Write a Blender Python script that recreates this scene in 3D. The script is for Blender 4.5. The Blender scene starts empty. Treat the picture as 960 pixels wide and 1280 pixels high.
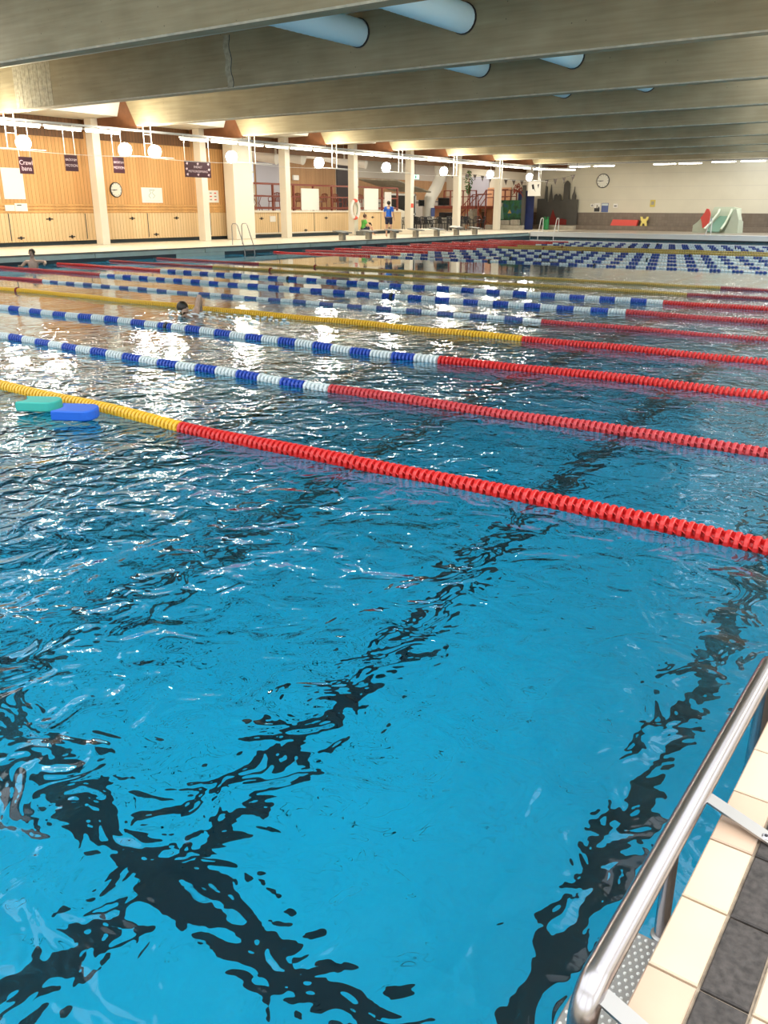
import bpy, math, random
from mathutils import Vector, Matrix, noise
random.seed(7)
S = bpy.context.scene
COL = S.collection
PI = math.pi

# ------------------------------------------------------------------ camera, world, light, exposure
cam = bpy.data.cameras.new('camera'); co = bpy.data.objects.new('camera', cam); COL.objects.link(co)
R_ = Vector((0.81409726, 0.58072138, 0.00288628)); U_ = Vector((-0.19940861, 0.27487061, 0.94057554)); F_ = Vector((-0.54541898, 0.76629552, -0.33957225))
co.matrix_world = Matrix(((R_.x, U_.x, -F_.x, 0), (R_.y, U_.y, -F_.y, 0), (R_.z, U_.z, -F_.z, 1.699), (0, 0, 0, 1)))
cam.sensor_fit = 'VERTICAL'; cam.sensor_height = 36.0; cam.sensor_width = 27.0
cam.lens = 36.0 * 1050.91 / 1280.0
cam.clip_start = 0.05; cam.clip_end = 300
S.camera = co
S.view_settings.view_transform = 'Standard'; S.view_settings.look = 'None'
S.view_settings.gamma = 1.0; S.view_settings.use_curve_mapping = False
S.view_settings.exposure = 0.0
W = bpy.data.worlds.new('daylight'); S.world = W; W.use_nodes = True
W.node_tree.nodes['Background'].inputs[0].default_value = (0.93, 0.97, 1.0, 1)
W.node_tree.nodes['Background'].inputs[1].default_value = 2.9
cy = S.cycles
cy.max_bounces = 10; cy.diffuse_bounces = 4; cy.glossy_bounces = 4; cy.transmission_bounces = 8; cy.transparent_max_bounces = 8
cy.sample_clamp_indirect = 4.0; cy.sample_clamp_direct = 0.0
cy.caustics_refractive = True; cy.caustics_reflective = True; cy.blur_glossy = 1.0

def lamp(name, kind, loc, energy, color=(1, 1, 1), size=0.1, rot=(0, 0, 0), size_y=None, parent=None):
    d = bpy.data.lights.new(name, kind); d.energy = energy; d.color = color
    if kind == 'AREA':
        d.size = size
        if size_y: d.shape = 'RECTANGLE'; d.size_y = size_y
    else: d.shadow_soft_size = size
    o = bpy.data.objects.new(name, d); o.location = loc; o.rotation_euler = rot; COL.objects.link(o)
    if parent: o.parent = parent
    return o

# ------------------------------------------------------------------ materials
def nt(name):
    m = bpy.data.materials.new(name); m.use_nodes = True
    return m, m.node_tree.nodes, m.node_tree.links, m.node_tree.nodes['Principled BSDF']
def rgba(c): return (c[0], c[1], c[2], 1)
def mat(name, c, rough=0.5, metal=0.0, vary=0.0, scale=8, bump=0.0, emit=None, estr=0, spec=0.5):
    m, n, l, b = nt(name)
    b.inputs['Base Color'].default_value = rgba(c); b.inputs['Roughness'].default_value = rough
    b.inputs['Metallic'].default_value = metal; b.inputs['Specular IOR Level'].default_value = spec
    if vary or bump:
        tc = n.new('ShaderNodeTexCoord'); no = n.new('ShaderNodeTexNoise'); no.inputs['Scale'].default_value = scale; no.inputs['Detail'].default_value = 5
        l.new(tc.outputs['Object'], no.inputs['Vector'])
        if vary:
            r = n.new('ShaderNodeValToRGB')
            r.color_ramp.elements[0].position = 0.3; r.color_ramp.elements[1].position = 0.7
            r.color_ramp.elements[0].color = rgba([x * (1 - vary) for x in c]); r.color_ramp.elements[1].color = rgba([min(1, x * (1 + vary)) for x in c])
            l.new(no.outputs['Fac'], r.inputs['Fac']); l.new(r.outputs['Color'], b.inputs['Base Color'])
        if bump:
            bp = n.new('ShaderNodeBump'); bp.inputs['Strength'].default_value = 0.6; bp.inputs['Distance'].default_value = bump
            l.new(no.outputs['Fac'], bp.inputs['Height']); l.new(bp.outputs['Normal'], b.inputs['Normal'])
    if emit: b.inputs['Emission Color'].default_value = rgba(emit); b.inputs['Emission Strength'].default_value = estr
    return m

def stripes(name, c1, c2, gap, axis, period, rough=0.6, gw=0.08, nscale=3):
    """planks: grooves every `period` metres along object axis, colour varies plank by plank"""
    m, n, l, b = nt(name)
    tc = n.new('ShaderNodeTexCoord'); sp = n.new('ShaderNodeSeparateXYZ'); l.new(tc.outputs['Object'], sp.inputs[0])
    def M(op, a, bb=None):
        x = n.new('ShaderNodeMath'); x.operation = op
        for i, v in enumerate((a, bb)):
            if v is None: continue
            if isinstance(v, (int, float)): x.inputs[i].default_value = v
            else: l.new(v, x.inputs[i])
        return x.outputs[0]
    t = M('DIVIDE', sp.outputs[axis], period); fr = M('FRACT', t); fl = M('FLOOR', t)
    wn = n.new('ShaderNodeTexWhiteNoise'); wn.noise_dimensions = '1D'; l.new(fl, wn.inputs['W'])
    mp = n.new('ShaderNodeMapping'); sc = [14, 14, 14]; sc[2 if axis != 2 else 1] = 1.2; mp.inputs['Scale'].default_value = sc
    l.new(tc.outputs['Object'], mp.inputs[0])
    no = n.new('ShaderNodeTexNoise'); no.inputs['Scale'].default_value = nscale; no.inputs['Detail'].default_value = 6; l.new(mp.outputs[0], no.inputs['Vector'])
    f = M('ADD', M('MULTIPLY', wn.outputs[0], 0.5), M('MULTIPLY', no.outputs['Fac'], 0.5))
    mx = n.new('ShaderNodeMix'); mx.data_type = 'RGBA'; mx.inputs['A'].default_value = rgba(c1); mx.inputs['B'].default_value = rgba(c2); l.new(f, mx.inputs['Factor'])
    g = M('LESS_THAN', fr, gw)
    m2 = n.new('ShaderNodeMix'); m2.data_type = 'RGBA'; l.new(g, m2.inputs['Factor']); l.new(mx.outputs['Result'], m2.inputs['A']); m2.inputs['B'].default_value = rgba(gap)
    l.new(m2.outputs['Result'], b.inputs['Base Color']); b.inputs['Roughness'].default_value = rough
    bp = n.new('ShaderNodeBump'); bp.invert = True; bp.inputs['Distance'].default_value = 0.01; l.new(g, bp.inputs['Height']); l.new(bp.outputs['Normal'], b.inputs['Normal'])
    return m

def tiles(name, c1, c2, grout, sx, sy, rough=0.3, gw=0.03, ax=(0, 1)):
    m, n, l, b = nt(name)
    tc = n.new('ShaderNodeTexCoord'); sp = n.new('ShaderNodeSeparateXYZ'); l.new(tc.outputs['Object'], sp.inputs[0])
    def M(op, a, bb=None):
        x = n.new('ShaderNodeMath'); x.operation = op
        for i, v in enumerate((a, bb)):
            if v is None: continue
            if isinstance(v, (int, float)): x.inputs[i].default_value = v
            else: l.new(v, x.inputs[i])
        return x.outputs[0]
    u = M('DIVIDE', sp.outputs[ax[0]], sx); v = M('DIVIDE', sp.outputs[ax[1]], sy)
    cb = n.new('ShaderNodeCombineXYZ'); l.new(M('FLOOR', u), cb.inputs[0]); l.new(M('FLOOR', v), cb.inputs[1])
    wn = n.new('ShaderNodeTexWhiteNoise'); l.new(cb.outputs[0], wn.inputs['Vector'])
    g = M('MAXIMUM', M('LESS_THAN', M('FRACT', u), gw), M('LESS_THAN', M('FRACT', v), gw * sx / sy))
    mx = n.new('ShaderNodeMix'); mx.data_type = 'RGBA'; mx.inputs['A'].default_value = rgba(c1); mx.inputs['B'].default_value = rgba(c2); l.new(wn.outputs['Value'], mx.inputs['Factor'])
    m2 = n.new('ShaderNodeMix'); m2.data_type = 'RGBA'; l.new(g, m2.inputs['Factor']); l.new(mx.outputs['Result'], m2.inputs['A']); m2.inputs['B'].default_value = rgba(grout)
    l.new(m2.outputs['Result'], b.inputs['Base Color']); b.inputs['Roughness'].default_value = rough
    return m

def concrete(name, c1, c2):
    m, n, l, b = nt(name)
    tc = n.new('ShaderNodeTexCoord'); mp = n.new('ShaderNodeMapping'); mp.inputs['Scale'].default_value = (0.5, 1, 9); l.new(tc.outputs['Object'], mp.inputs[0])
    n1 = n.new('ShaderNodeTexNoise'); n1.inputs['Scale'].default_value = 1.4; n1.inputs['Detail'].default_value = 8; l.new(mp.outputs[0], n1.inputs['Vector'])
    n2 = n.new('ShaderNodeTexNoise'); n2.inputs['Scale'].default_value = 0.9; n2.inputs['Detail'].default_value = 4; l.new(tc.outputs['Object'], n2.inputs['Vector'])
    a = n.new('ShaderNodeMath'); a.operation = 'ADD'; l.new(n1.outputs['Fac'], a.inputs[0]); l.new(n2.outputs['Fac'], a.inputs[1])
    r = n.new('ShaderNodeValToRGB'); r.color_ramp.elements[0].position = 0.35; r.color_ramp.elements[1].position = 0.65
    h = n.new('ShaderNodeMath'); h.operation = 'MULTIPLY'; h.inputs[1].default_value = 0.5; l.new(a.outputs[0], h.inputs[0])
    r.color_ramp.elements[0].color = rgba(c1); r.color_ramp.elements[1].color = rgba(c2); l.new(h.outputs[0], r.inputs['Fac'])
    vo = n.new('ShaderNodeTexVoronoi'); vo.inputs['Scale'].default_value = 6.5; l.new(tc.outputs['Object'], vo.inputs['Vector'])
    lt = n.new('ShaderNodeMath'); lt.operation = 'LESS_THAN'; lt.inputs[1].default_value = 0.085; l.new(vo.outputs['Distance'], lt.inputs[0])
    sepc = n.new('ShaderNodeSeparateColor'); l.new(vo.outputs['Color'], sepc.inputs[0])
    g2 = n.new('ShaderNodeMath'); g2.operation = 'GREATER_THAN'; g2.inputs[1].default_value = 0.72; l.new(sepc.outputs[0], g2.inputs[0])
    pm = n.new('ShaderNodeMath'); pm.operation = 'MULTIPLY'; l.new(lt.outputs[0], pm.inputs[0]); l.new(g2.outputs[0], pm.inputs[1])
    pf = n.new('ShaderNodeMath'); pf.operation = 'MULTIPLY'; pf.inputs[1].default_value = 0.55; l.new(pm.outputs[0], pf.inputs[0])
    mx = n.new('ShaderNodeMix'); mx.data_type = 'RGBA'; l.new(pf.outputs[0], mx.inputs['Factor']); l.new(r.outputs['Color'], mx.inputs['A']); mx.inputs['B'].default_value = (0.03, 0.03, 0.02, 1)
    l.new(mx.outputs['Result'], b.inputs['Base Color']); b.inputs['Roughness'].default_value = 0.8
    bp = n.new('ShaderNodeBump'); bp.inputs['Distance'].default_value = 0.01; bp.inputs['Strength'].default_value = 0.5; l.new(n1.outputs['Fac'], bp.inputs['Height']); l.new(bp.outputs['Normal'], b.inputs['Normal'])
    return m

def water_mat():
    m, n, l, b = nt('pool water')
    n.remove(b)
    out = n['Material Output']
    g = n.new('ShaderNodeBsdfGlass'); g.inputs['IOR'].default_value = 1.333; g.inputs['Roughness'].default_value = 0.0
    tc = n.new('ShaderNodeTexCoord')
    def noise_h(scale, amp, sx=1, sy=1, rot=0.0, detail=1.0, dist=0.0):
        mp = n.new('ShaderNodeMapping'); mp.inputs['Scale'].default_value = (sx, sy, 1); mp.inputs['Rotation'].default_value = (0, 0, rot)
        l.new(tc.outputs['Object'], mp.inputs[0])
        t = n.new('ShaderNodeTexNoise'); t.inputs['Scale'].default_value = scale; t.inputs['Detail'].default_value = detail; t.inputs['Roughness'].default_value = 0.45
        t.inputs['Distortion'].default_value = dist
        l.new(mp.outputs[0], t.inputs['Vector'])
        k = n.new('ShaderNodeMath'); k.operation = 'MULTIPLY'; k.inputs[1].default_value = amp; l.new(t.outputs['Fac'], k.inputs[0])
        return k.outputs[0]
    def add(a, bb):
        x = n.new('ShaderNodeMath'); x.operation = 'ADD'; l.new(a, x.inputs[0]); l.new(bb, x.inputs[1]); return x.outputs[0]
    h = add(add(noise_h(1.0, 0.068, 1, 1.0, 0.5, 2), noise_h(4.6, 0.036, 1.0, 1.0, 0.2, 2, 0.9)), noise_h(10.0, 0.0075, 1, 1, 1.1, 1.5, 0.4))
    # choppier around the swimmers' lane, calmer towards the far and left side
    mp = n.new('ShaderNodeMapping'); mp.inputs['Scale'].default_value = (0.16, 0.16, 1); l.new(tc.outputs['Object'], mp.inputs[0])
    q = n.new('ShaderNodeTexNoise'); q.inputs['Scale'].default_value = 1.0; q.inputs['Detail'].default_value = 1; l.new(mp.outputs[0], q.inputs['Vector'])
    sp = n.new('ShaderNodeSeparateXYZ'); l.new(tc.outputs['Object'], sp.inputs[0])
    mr = n.new('ShaderNodeMapRange'); mr.inputs['From Min'].default_value = -7.5; mr.inputs['From Max'].default_value = -13; mr.inputs['To Min'].default_value = 1.0; mr.inputs['To Max'].default_value = 0.16; l.new(sp.outputs[0], mr.inputs['Value'])
    my = n.new('ShaderNodeMapRange'); my.inputs['From Min'].default_value = 11; my.inputs['From Max'].default_value = 23; my.inputs['To Min'].default_value = 1.0; my.inputs['To Max'].default_value = 0.25; l.new(sp.outputs[1], my.inputs['Value'])
    mq = n.new('ShaderNodeMapRange'); mq.inputs['From Min'].default_value = 0.3; mq.inputs['From Max'].default_value = 0.7; mq.inputs['To Min'].default_value = 0.55; mq.inputs['To Max'].default_value = 1.25; l.new(q.outputs['Fac'], mq.inputs['Value'])
    k1 = n.new('ShaderNodeMath'); k1.operation = 'MULTIPLY'; l.new(mr.outputs[0], k1.inputs[0]); l.new(my.outputs[0], k1.inputs[1])
    mn = n.new('ShaderNodeMapRange'); mn.inputs['From Min'].default_value = 3.0; mn.inputs['From Max'].default_value = 5.5; mn.inputs['To Min'].default_value = 1.0; mn.inputs['To Max'].default_value = 0.5; l.new(sp.outputs[1], mn.inputs['Value'])
    k0 = n.new('ShaderNodeMath'); k0.operation = 'MULTIPLY'; l.new(k1.outputs[0], k0.inputs[0]); l.new(mn.outputs[0], k0.inputs[1])
    k2 = n.new('ShaderNodeMath'); k2.operation = 'MULTIPLY'; l.new(k0.outputs[0], k2.inputs[0]); l.new(mq.outputs[0], k2.inputs[1])
    hh = n.new('ShaderNodeMath'); hh.operation = 'MULTIPLY'; l.new(h, hh.inputs[0]); l.new(k2.outputs[0], hh.inputs[1])
    bp = n.new('ShaderNodeBump'); bp.inputs['Strength'].default_value = 1.0; bp.inputs['Distance'].default_value = 1.0
    l.new(hh.outputs[0], bp.inputs['Height']); l.new(bp.outputs['Normal'], g.inputs['Normal'])
    l.new(g.outputs[0], out.inputs['Surface'])
    va = n.new('ShaderNodeVolumeAbsorption'); va.inputs['Color'].default_value = (0.0, 0.78, 0.905, 1); va.inputs['Density'].default_value = 0.28
    l.new(va.outputs[0], out.inputs['Volume'])
    return m

M = {}
M['concrete'] = concrete('board marked concrete', (0.27, 0.225, 0.135), (0.39, 0.335, 0.215))
M['arris'] = mat('concrete arris with painted highlight', (0.55, 0.50, 0.38), 0.8, vary=0.2, scale=5)  # paler colour carries the highlight along the lower beam edges
M['patch'] = mat('patched concrete', (0.38, 0.35, 0.26), 0.85, vary=0.3, scale=9)
M['ceil'] = mat('ceiling paint', (0.62, 0.60, 0.52), 0.8)
M['white'] = mat('white paint', (0.80, 0.78, 0.72), 0.6)
M['column'] = mat('cream column paint', (0.82, 0.76, 0.64), 0.5)
M['wood'] = stripes('pine planks', (0.58, 0.30, 0.10), (0.75, 0.43, 0.17), (0.22, 0.10, 0.03), 1, 0.155)
M['woodpale'] = stripes('pale pine planks', (0.72, 0.50, 0.26), (0.82, 0.62, 0.36), (0.35, 0.20, 0.08), 1, 0.155)
M['woodrail'] = mat('pine rail', (0.64, 0.36, 0.13), 0.55, vary=0.15, scale=3)
M['wooddark'] = stripes('dark planks', (0.12, 0.055, 0.02), (0.18, 0.085, 0.035), (0.04, 0.02, 0.01), 1, 0.155)
M['woodcross'] = mat('brown timber cross board', (0.17, 0.065, 0.025), 0.6, vary=0.2, scale=3)
M['woodback'] = stripes('back wall planks', (0.34, 0.19, 0.09), (0.46, 0.27, 0.13), (0.12, 0.06, 0.03), 1, 0.15)
M['woodbackx'] = stripes('back wall planks across', (0.34, 0.19, 0.09), (0.46, 0.27, 0.13), (0.12, 0.06, 0.03), 0, 0.15)
M['poolfloor'] = tiles('pool floor tiles', (0.015, 0.70, 0.92), (0.02, 0.74, 0.96), (0.012, 0.66, 0.88), 0.5, 0.5, 0.4, 0.02)
M['poolwall'] = tiles('pool wall tiles', (0.10, 0.62, 0.78), (0.12, 0.66, 0.82), (0.08, 0.54, 0.70), 0.25, 0.125, 0.4, 0.03, (1, 2))
M['line'] = mat('black lane tiles', (0.012, 0.016, 0.03), 0.4)
M['deck'] = tiles('cream deck tiles', (0.80, 0.72, 0.58), (0.86, 0.79, 0.65), (0.55, 0.48, 0.38), 0.2, 0.2, 0.35, 0.03)
M['deckfar'] = tiles('grey brown wet deck tiles', (0.30, 0.26, 0.21), (0.36, 0.31, 0.25), (0.22, 0.19, 0.15), 0.2, 0.2, 0.3, 0.04)
M['tilecream'] = mat('glazed cream tile', (0.57, 0.45, 0.33), 0.18, vary=0.05, scale=4)
M['tilepink'] = mat('glazed pinkish tile', (0.50, 0.36, 0.265), 0.18, vary=0.05, scale=4)
M['tiledark'] = mat('ribbed charcoal tile', (0.042, 0.036, 0.034), 0.75, vary=0.5, scale=60, bump=0.004)
M['grout'] = mat('grout', (0.30, 0.24, 0.18), 0.9, vary=0.3, scale=40)
M['edgegrey'] = mat('grey deck edge', (0.16, 0.17, 0.16), 0.5, vary=0.2, scale=5)
M['fascia'] = mat('pale blue green fascia', (0.42, 0.55, 0.52), 0.4, vary=0.1, scale=2)
M['dark'] = mat('dark gutter', (0.015, 0.03, 0.04), 0.5)
M['black'] = mat('black plastic', (0.015, 0.015, 0.02), 0.4)
M['steel'] = mat('stainless steel', (0.42, 0.40, 0.42), 0.24, 1.0)
M['steelrough'] = mat('brushed steel', (0.40, 0.39, 0.38), 0.38, 1.0)
M['greymetal'] = mat('grey metal', (0.30, 0.31, 0.32), 0.4, 0.6)
M['whitemetal'] = mat('white metal', (0.80, 0.80, 0.78), 0.35)
M['tube'] = mat('fluorescent tube', (1, 1, 1), 0.4, emit=(1.0, 0.93, 0.80), estr=14)
M['lens'] = mat('floodlight lens', (1, 1, 1), 0.4, emit=(1.0, 0.97, 0.92), estr=60)
M['duct'] = mat('spiral duct tinted as daylit', (0.66, 0.90, 1.0), 0.4)  # blue tint stands in for bluish daylight falling on the ducts
M['ductwhite'] = mat('white duct', (0.78, 0.76, 0.70), 0.45)
M['red'] = mat('red float', (0.56, 0.018, 0.018), 0.32)
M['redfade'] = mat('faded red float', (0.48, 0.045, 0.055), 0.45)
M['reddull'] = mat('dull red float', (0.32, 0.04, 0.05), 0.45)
M['yellow'] = mat('yellow float', (0.75, 0.45, 0.03), 0.35)
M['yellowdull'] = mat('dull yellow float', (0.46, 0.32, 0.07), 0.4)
M['blue'] = mat('blue float', (0.02, 0.07, 0.42), 0.35)
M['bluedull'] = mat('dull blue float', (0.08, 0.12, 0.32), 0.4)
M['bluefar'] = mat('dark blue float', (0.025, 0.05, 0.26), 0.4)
M['pale'] = mat('pale float', (0.62, 0.70, 0.72), 0.35)
M['maroon'] = mat('maroon sign board', (0.055, 0.012, 0.022), 0.4)
M['letter'] = mat('pale lettering', (0.70, 0.55, 0.60), 0.5)
M['paper'] = mat('paper', (0.85, 0.83, 0.78), 0.6)
M['redrail'] = mat('red brown painted rail', (0.22, 0.05, 0.03), 0.45)
M['skin'] = mat('skin', (0.62, 0.36, 0.24), 0.5, vary=0.06, scale=9)
M['skinwet'] = mat('wet skin', (0.40, 0.27, 0.20), 0.3, vary=0.15, scale=20)
M['hair'] = mat('dark hair', (0.02, 0.014, 0.01), 0.4, vary=0.4, scale=60, bump=0.01)
M['hairbrown'] = mat('brown hair', (0.10, 0.045, 0.025), 0.5, vary=0.4, scale=60, bump=0.01)
M['shirtblue'] = mat('blue shirt', (0.01, 0.12, 0.62), 0.7, vary=0.15, scale=12)
M['shirtgreen'] = mat('green shirt', (0.10, 0.42, 0.07), 0.7, vary=0.15, scale=12)
M['shorts'] = mat('navy shorts', (0.012, 0.016, 0.05), 0.7)
M['kickgreen'] = mat('sea green foam', (0.04, 0.42, 0.36), 0.55)
M['kickblue'] = mat('blue foam', (0.012, 0.12, 0.62), 0.5)
M['wallfar'] = mat('cream far wall paint', (0.66, 0.62, 0.50), 0.7, vary=0.03, scale=1)
M['dado'] = tiles('grey brown dado tiles', (0.17, 0.135, 0.105), (0.21, 0.17, 0.135), (0.13, 0.10, 0.08), 0.2, 0.2, 0.4, 0.04, (0, 2))
M['castle'] = mat('charcoal painted board', (0.085, 0.08, 0.07), 0.7, vary=0.08, scale=3)
M['redmat'] = mat('red vinyl mat', (0.80, 0.10, 0.08), 0.5)
M['yelfig'] = mat('pale yellow foam', (0.85, 0.70, 0.20), 0.5)
M['slide'] = mat('pale green fibreglass', (0.55, 0.62, 0.50), 0.35)
M['slidedark'] = mat('green slide bed', (0.12, 0.24, 0.18), 0.35)
M['green'] = mat('bottle green plastic', (0.01, 0.20, 0.05), 0.4)
M['redpaint'] = mat('dark red paint', (0.22, 0.015, 0.01), 0.6)
M['stone'] = mat('grey stone', (0.34, 0.31, 0.25), 0.7, vary=0.2, scale=4)
M['terracotta'] = mat('salmon plaster', (0.66, 0.36, 0.20), 0.7, vary=0.05, scale=3)
M['glassblue'] = mat('window pane', (0.25, 0.45, 0.85), 0.1, emit=(0.30, 0.55, 1.0), estr=1.2)
M['lilac'] = mat('lilac grey plaster', (0.42, 0.42, 0.48), 0.7)
M['greywall'] = mat('pale grey plaster', (0.50, 0.47, 0.42), 0.7)
M['darkdoor'] = mat('dark door', (0.05, 0.04, 0.045), 0.5)
M['orange'] = mat('orange red ring', (0.80, 0.10, 0.05), 0.5)
M['leaf'] = mat('leaf', (0.05, 0.14, 0.03), 0.5)
M['leafred'] = mat('rust leaf', (0.22, 0.035, 0.02), 0.6)
M['clockface'] = mat('clock face', (0.75, 0.74, 0.66), 0.4)
M['screen'] = mat('screen', (0.01, 0.01, 0.012), 0.2)
M['exit'] = mat('lit exit sign', (0.6, 0.9, 0.8), 0.4, emit=(0.55, 1.0, 0.85), estr=1.0)
M['exitg'] = mat('exit sign green', (0.02, 0.35, 0.22), 0.4)
M['flag'] = mat('grey brown flag', (0.10, 0.08, 0.07), 0.7)
M['yellowsign'] = mat('yellow notice', (0.62, 0.50, 0.10), 0.6)
M['bluefig'] = mat('blue foam figure', (0.02, 0.06, 0.32), 0.5)
M['foam'] = mat('water foam', (0.75, 0.83, 0.86), 0.2)
M['water'] = water_mat()
def mural_mat():
    m, n, l, b = nt('painted mural'); tc = n.new('ShaderNodeTexCoord'); no = n.new('ShaderNodeTexNoise'); no.inputs['Scale'].default_value = 2.2; no.inputs['Detail'].default_value = 4
    l.new(tc.outputs['Object'], no.inputs['Vector']); r = n.new('ShaderNodeValToRGB'); l.new(no.outputs['Fac'], r.inputs['Fac'])
    e = r.color_ramp.elements; e[0].position = 0.36; e[0].color = (0.004, 0.035, 0.015, 1); e[1].position = 0.62; e[1].color = (0.01, 0.07, 0.13, 1)
    x = e.new(0.5); x.color = (0.015, 0.10, 0.03, 1); l.new(r.outputs['Color'], b.inputs['Base Color']); b.inputs['Roughness'].default_value = 0.6; return m
M['mural'] = mural_mat()
M['muralblue'] = mat('mural night blue', (0.008, 0.02, 0.11), 0.6, vary=0.3, scale=2)

# ------------------------------------------------------------------ mesh helpers
class MB:
    def __init__(s): s.v = []; s.f = []; s.m = []; s.ms = []
    def mi(s, m):
        m = M[m] if isinstance(m, str) else m
        if m not in s.ms: s.ms.append(m)
        return s.ms.index(m)
    def add(s, vs, fs, m):
        k = len(s.v); i = s.mi(m); s.v += [tuple(x) for x in vs]; s.f += [tuple(a + k for a in f) for f in fs]; s.m += [i] * len(fs); return s
    def box(s, x0, x1, y0, y1, z0, z1, m, bev=0.0, T=None):
        x0, x1 = min(x0, x1), max(x0, x1); y0, y1 = min(y0, y1), max(y0, y1); z0, z1 = min(z0, z1), max(z0, z1)
        if bev:
            b = min(bev, (x1 - x0) * .45, (y1 - y0) * .45, (z1 - z0) * .45)
            vs = []; 
            for (xx, yy, zz) in ((x0 + b, y0 + b, z0), (x0, y0 + 0, z0 + b), (x0, y0 + 0, z1 - b), (x0 + b, y0 + b, z1)):
                e = xx - x0; vs += [(x0 + e, y0 + e, zz), (x1 - e, y0 + e, zz), (x1 - e, y1 - e, zz), (x0 + e, y1 - e, zz)]
            fs = [(3, 2, 1, 0)]
            for k in range(3):
                for i in range(4): j = (i + 1) % 4; fs.append((k * 4 + i, k * 4 + j, k * 4 + 4 + j, k * 4 + 4 + i))
            fs.append((12, 13, 14, 15))
        else:
            vs = [(x0, y0, z0), (x1, y0, z0), (x1, y1, z0), (x0, y1, z0), (x0, y0, z1), (x1, y0, z1), (x1, y1, z1), (x0, y1, z1)]
            fs = [(3, 2, 1, 0), (4, 5, 6, 7), (0, 1, 5, 4), (1, 2, 6, 5), (2, 3, 7, 6), (3, 0, 4, 7)]
        if T is not None: vs = [T @ Vector(q) for q in vs]
        return s.add(vs, fs, m)
    def tube(s, pts, r, m, n=10, closed=False, caps=True):
        pts = [Vector(q) for q in pts]; N = len(pts); rs = r if isinstance(r, (list, tuple)) else [r] * N
        vs = []; fs = []; up = None
        for i, q in enumerate(pts):
            if closed: d = (pts[(i + 1) % N] - pts[i - 1])
            else: d = pts[min(i + 1, N - 1)] - pts[max(i - 1, 0)]
            d.normalize()
            if up is None: up = d.orthogonal().normalized()
            up = (up - d * up.dot(d)); up = up.normalized() if up.length > 1e-6 else d.orthogonal().normalized()
            w = d.cross(up)
            for k in range(n):
                a = 2 * PI * k / n; vs.append(q + (up * math.cos(a) + w * math.sin(a)) * rs[i])
        for i in range(N if closed else N - 1):
            j = (i + 1) % N
            for k in range(n): k2 = (k + 1) % n; fs.append((i * n + k, i * n + k2, j * n + k2, j * n + k))
        if caps and not closed: fs.append(tuple(range(n - 1, -1, -1))); fs.append(tuple((N - 1) * n + k for k in range(n)))
        return s.add(vs, fs, m)
    def lathe(s, prof, c, ax, m, n=16):
        """prof: (r, t) along axis ax from centre c"""
        ax = Vector(ax).normalized(); u = ax.orthogonal().normalized(); w = ax.cross(u); c = Vector(c); vs = []; fs = []
        for (r, t) in prof:
            for k in range(n): a = 2 * PI * k / n; vs.append(c + ax * t + (u * math.cos(a) + w * math.sin(a)) * r)
        for i in range(len(prof) - 1):
            for k in range(n): k2 = (k + 1) % n; fs.append((i * n + k, i * n + k2, (i + 1) * n + k2, (i + 1) * n + k))
        fs.append(tuple(range(n - 1, -1, -1))); fs.append(tuple((len(prof) - 1) * n + k for k in range(n)))
        return s.add(vs, fs, m)
    def prism(s, poly, axis, a, b, m):
        """poly of 2D points extruded along axis from a to b"""
        n = len(poly); vs = []
        for t in (a, b):
            for (p, q) in poly: vs.append((t, p, q) if axis == 0 else (p, t, q) if axis == 1 else (p, q, t))
        fs = [tuple(range(n))[::-1], tuple(range(n, 2 * n))] + [(i, (i + 1) % n, n + (i + 1) % n, n + i) for i in range(n)]
        return s.add(vs, fs, m)
    def quad(s, a, b, c, d, m): return s.add([a, b, c, d], [(0, 1, 2, 3)], m)
    def ball(s, c, r, m, n=12, sc=(1, 1, 1)):
        prof = [(max(1e-4, math.sin(PI * i / 8)) * r, -math.cos(PI * i / 8) * r) for i in range(9)]
        k = len(s.v); s.lathe(prof, (0, 0, 0), (0, 0, 1), m, n)
        for i in range(k, len(s.v)):
            x = s.v[i]; s.v[i] = (x[0] * sc[0] + c[0], x[1] * sc[1] + c[1], x[2] * sc[2] + c[2])
        return s
    def build(s, name, parent=None, smooth=False, loc=None):
        me = bpy.data.meshes.new(name)
        pl = wloc(parent); ol = Vector(loc) if loc is not None else pl
        vs = [(x[0] - ol[0], x[1] - ol[1], x[2] - ol[2]) for x in s.v]
        me.from_pydata(vs, [], s.f)
        for m in s.ms: me.materials.append(m)
        me.polygons.foreach_set('material_index', s.m)
        if smooth: me.polygons.foreach_set('use_smooth', [True] * len(s.f))
        me.update()
        if smooth:
            try: me.set_sharp_from_angle(angle=0.8)
            except Exception: pass
        o = bpy.data.objects.new(name, me); COL.objects.link(o)
        o.parent = parent; o.location = ol - pl
        return o
def wloc(o):
    v = Vector((0, 0, 0))
    while o is not None: v += o.location; o = o.parent
    return v
def tag(o, label, cat, group=None, kind=None):
    o['label'] = label; o['category'] = cat
    if group: o['group'] = group
    if kind: o['kind'] = kind
    return o
def thing(name, loc, label, cat, group=None, rz=0):
    o = bpy.data.objects.new(name, None); o.location = loc; o.rotation_euler = (0, 0, rz); o.empty_display_size = 0.2; COL.objects.link(o)
    return tag(o, label, cat, group)
def struct(o): o['kind'] = 'structure'; return o
def kids(o): return [c for c in COL.objects if c.parent == o]
def dup(o, loc, label=None, parent=None, rz=None):
    c = o.copy(); COL.objects.link(c)
    if parent is not None: c.parent = parent
    else:
        c.location = loc
        if rz is not None: c.rotation_euler.z = rz
        if label: c['label'] = label
    for k in kids(o): dup(k, None, parent=c)
    return c
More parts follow.
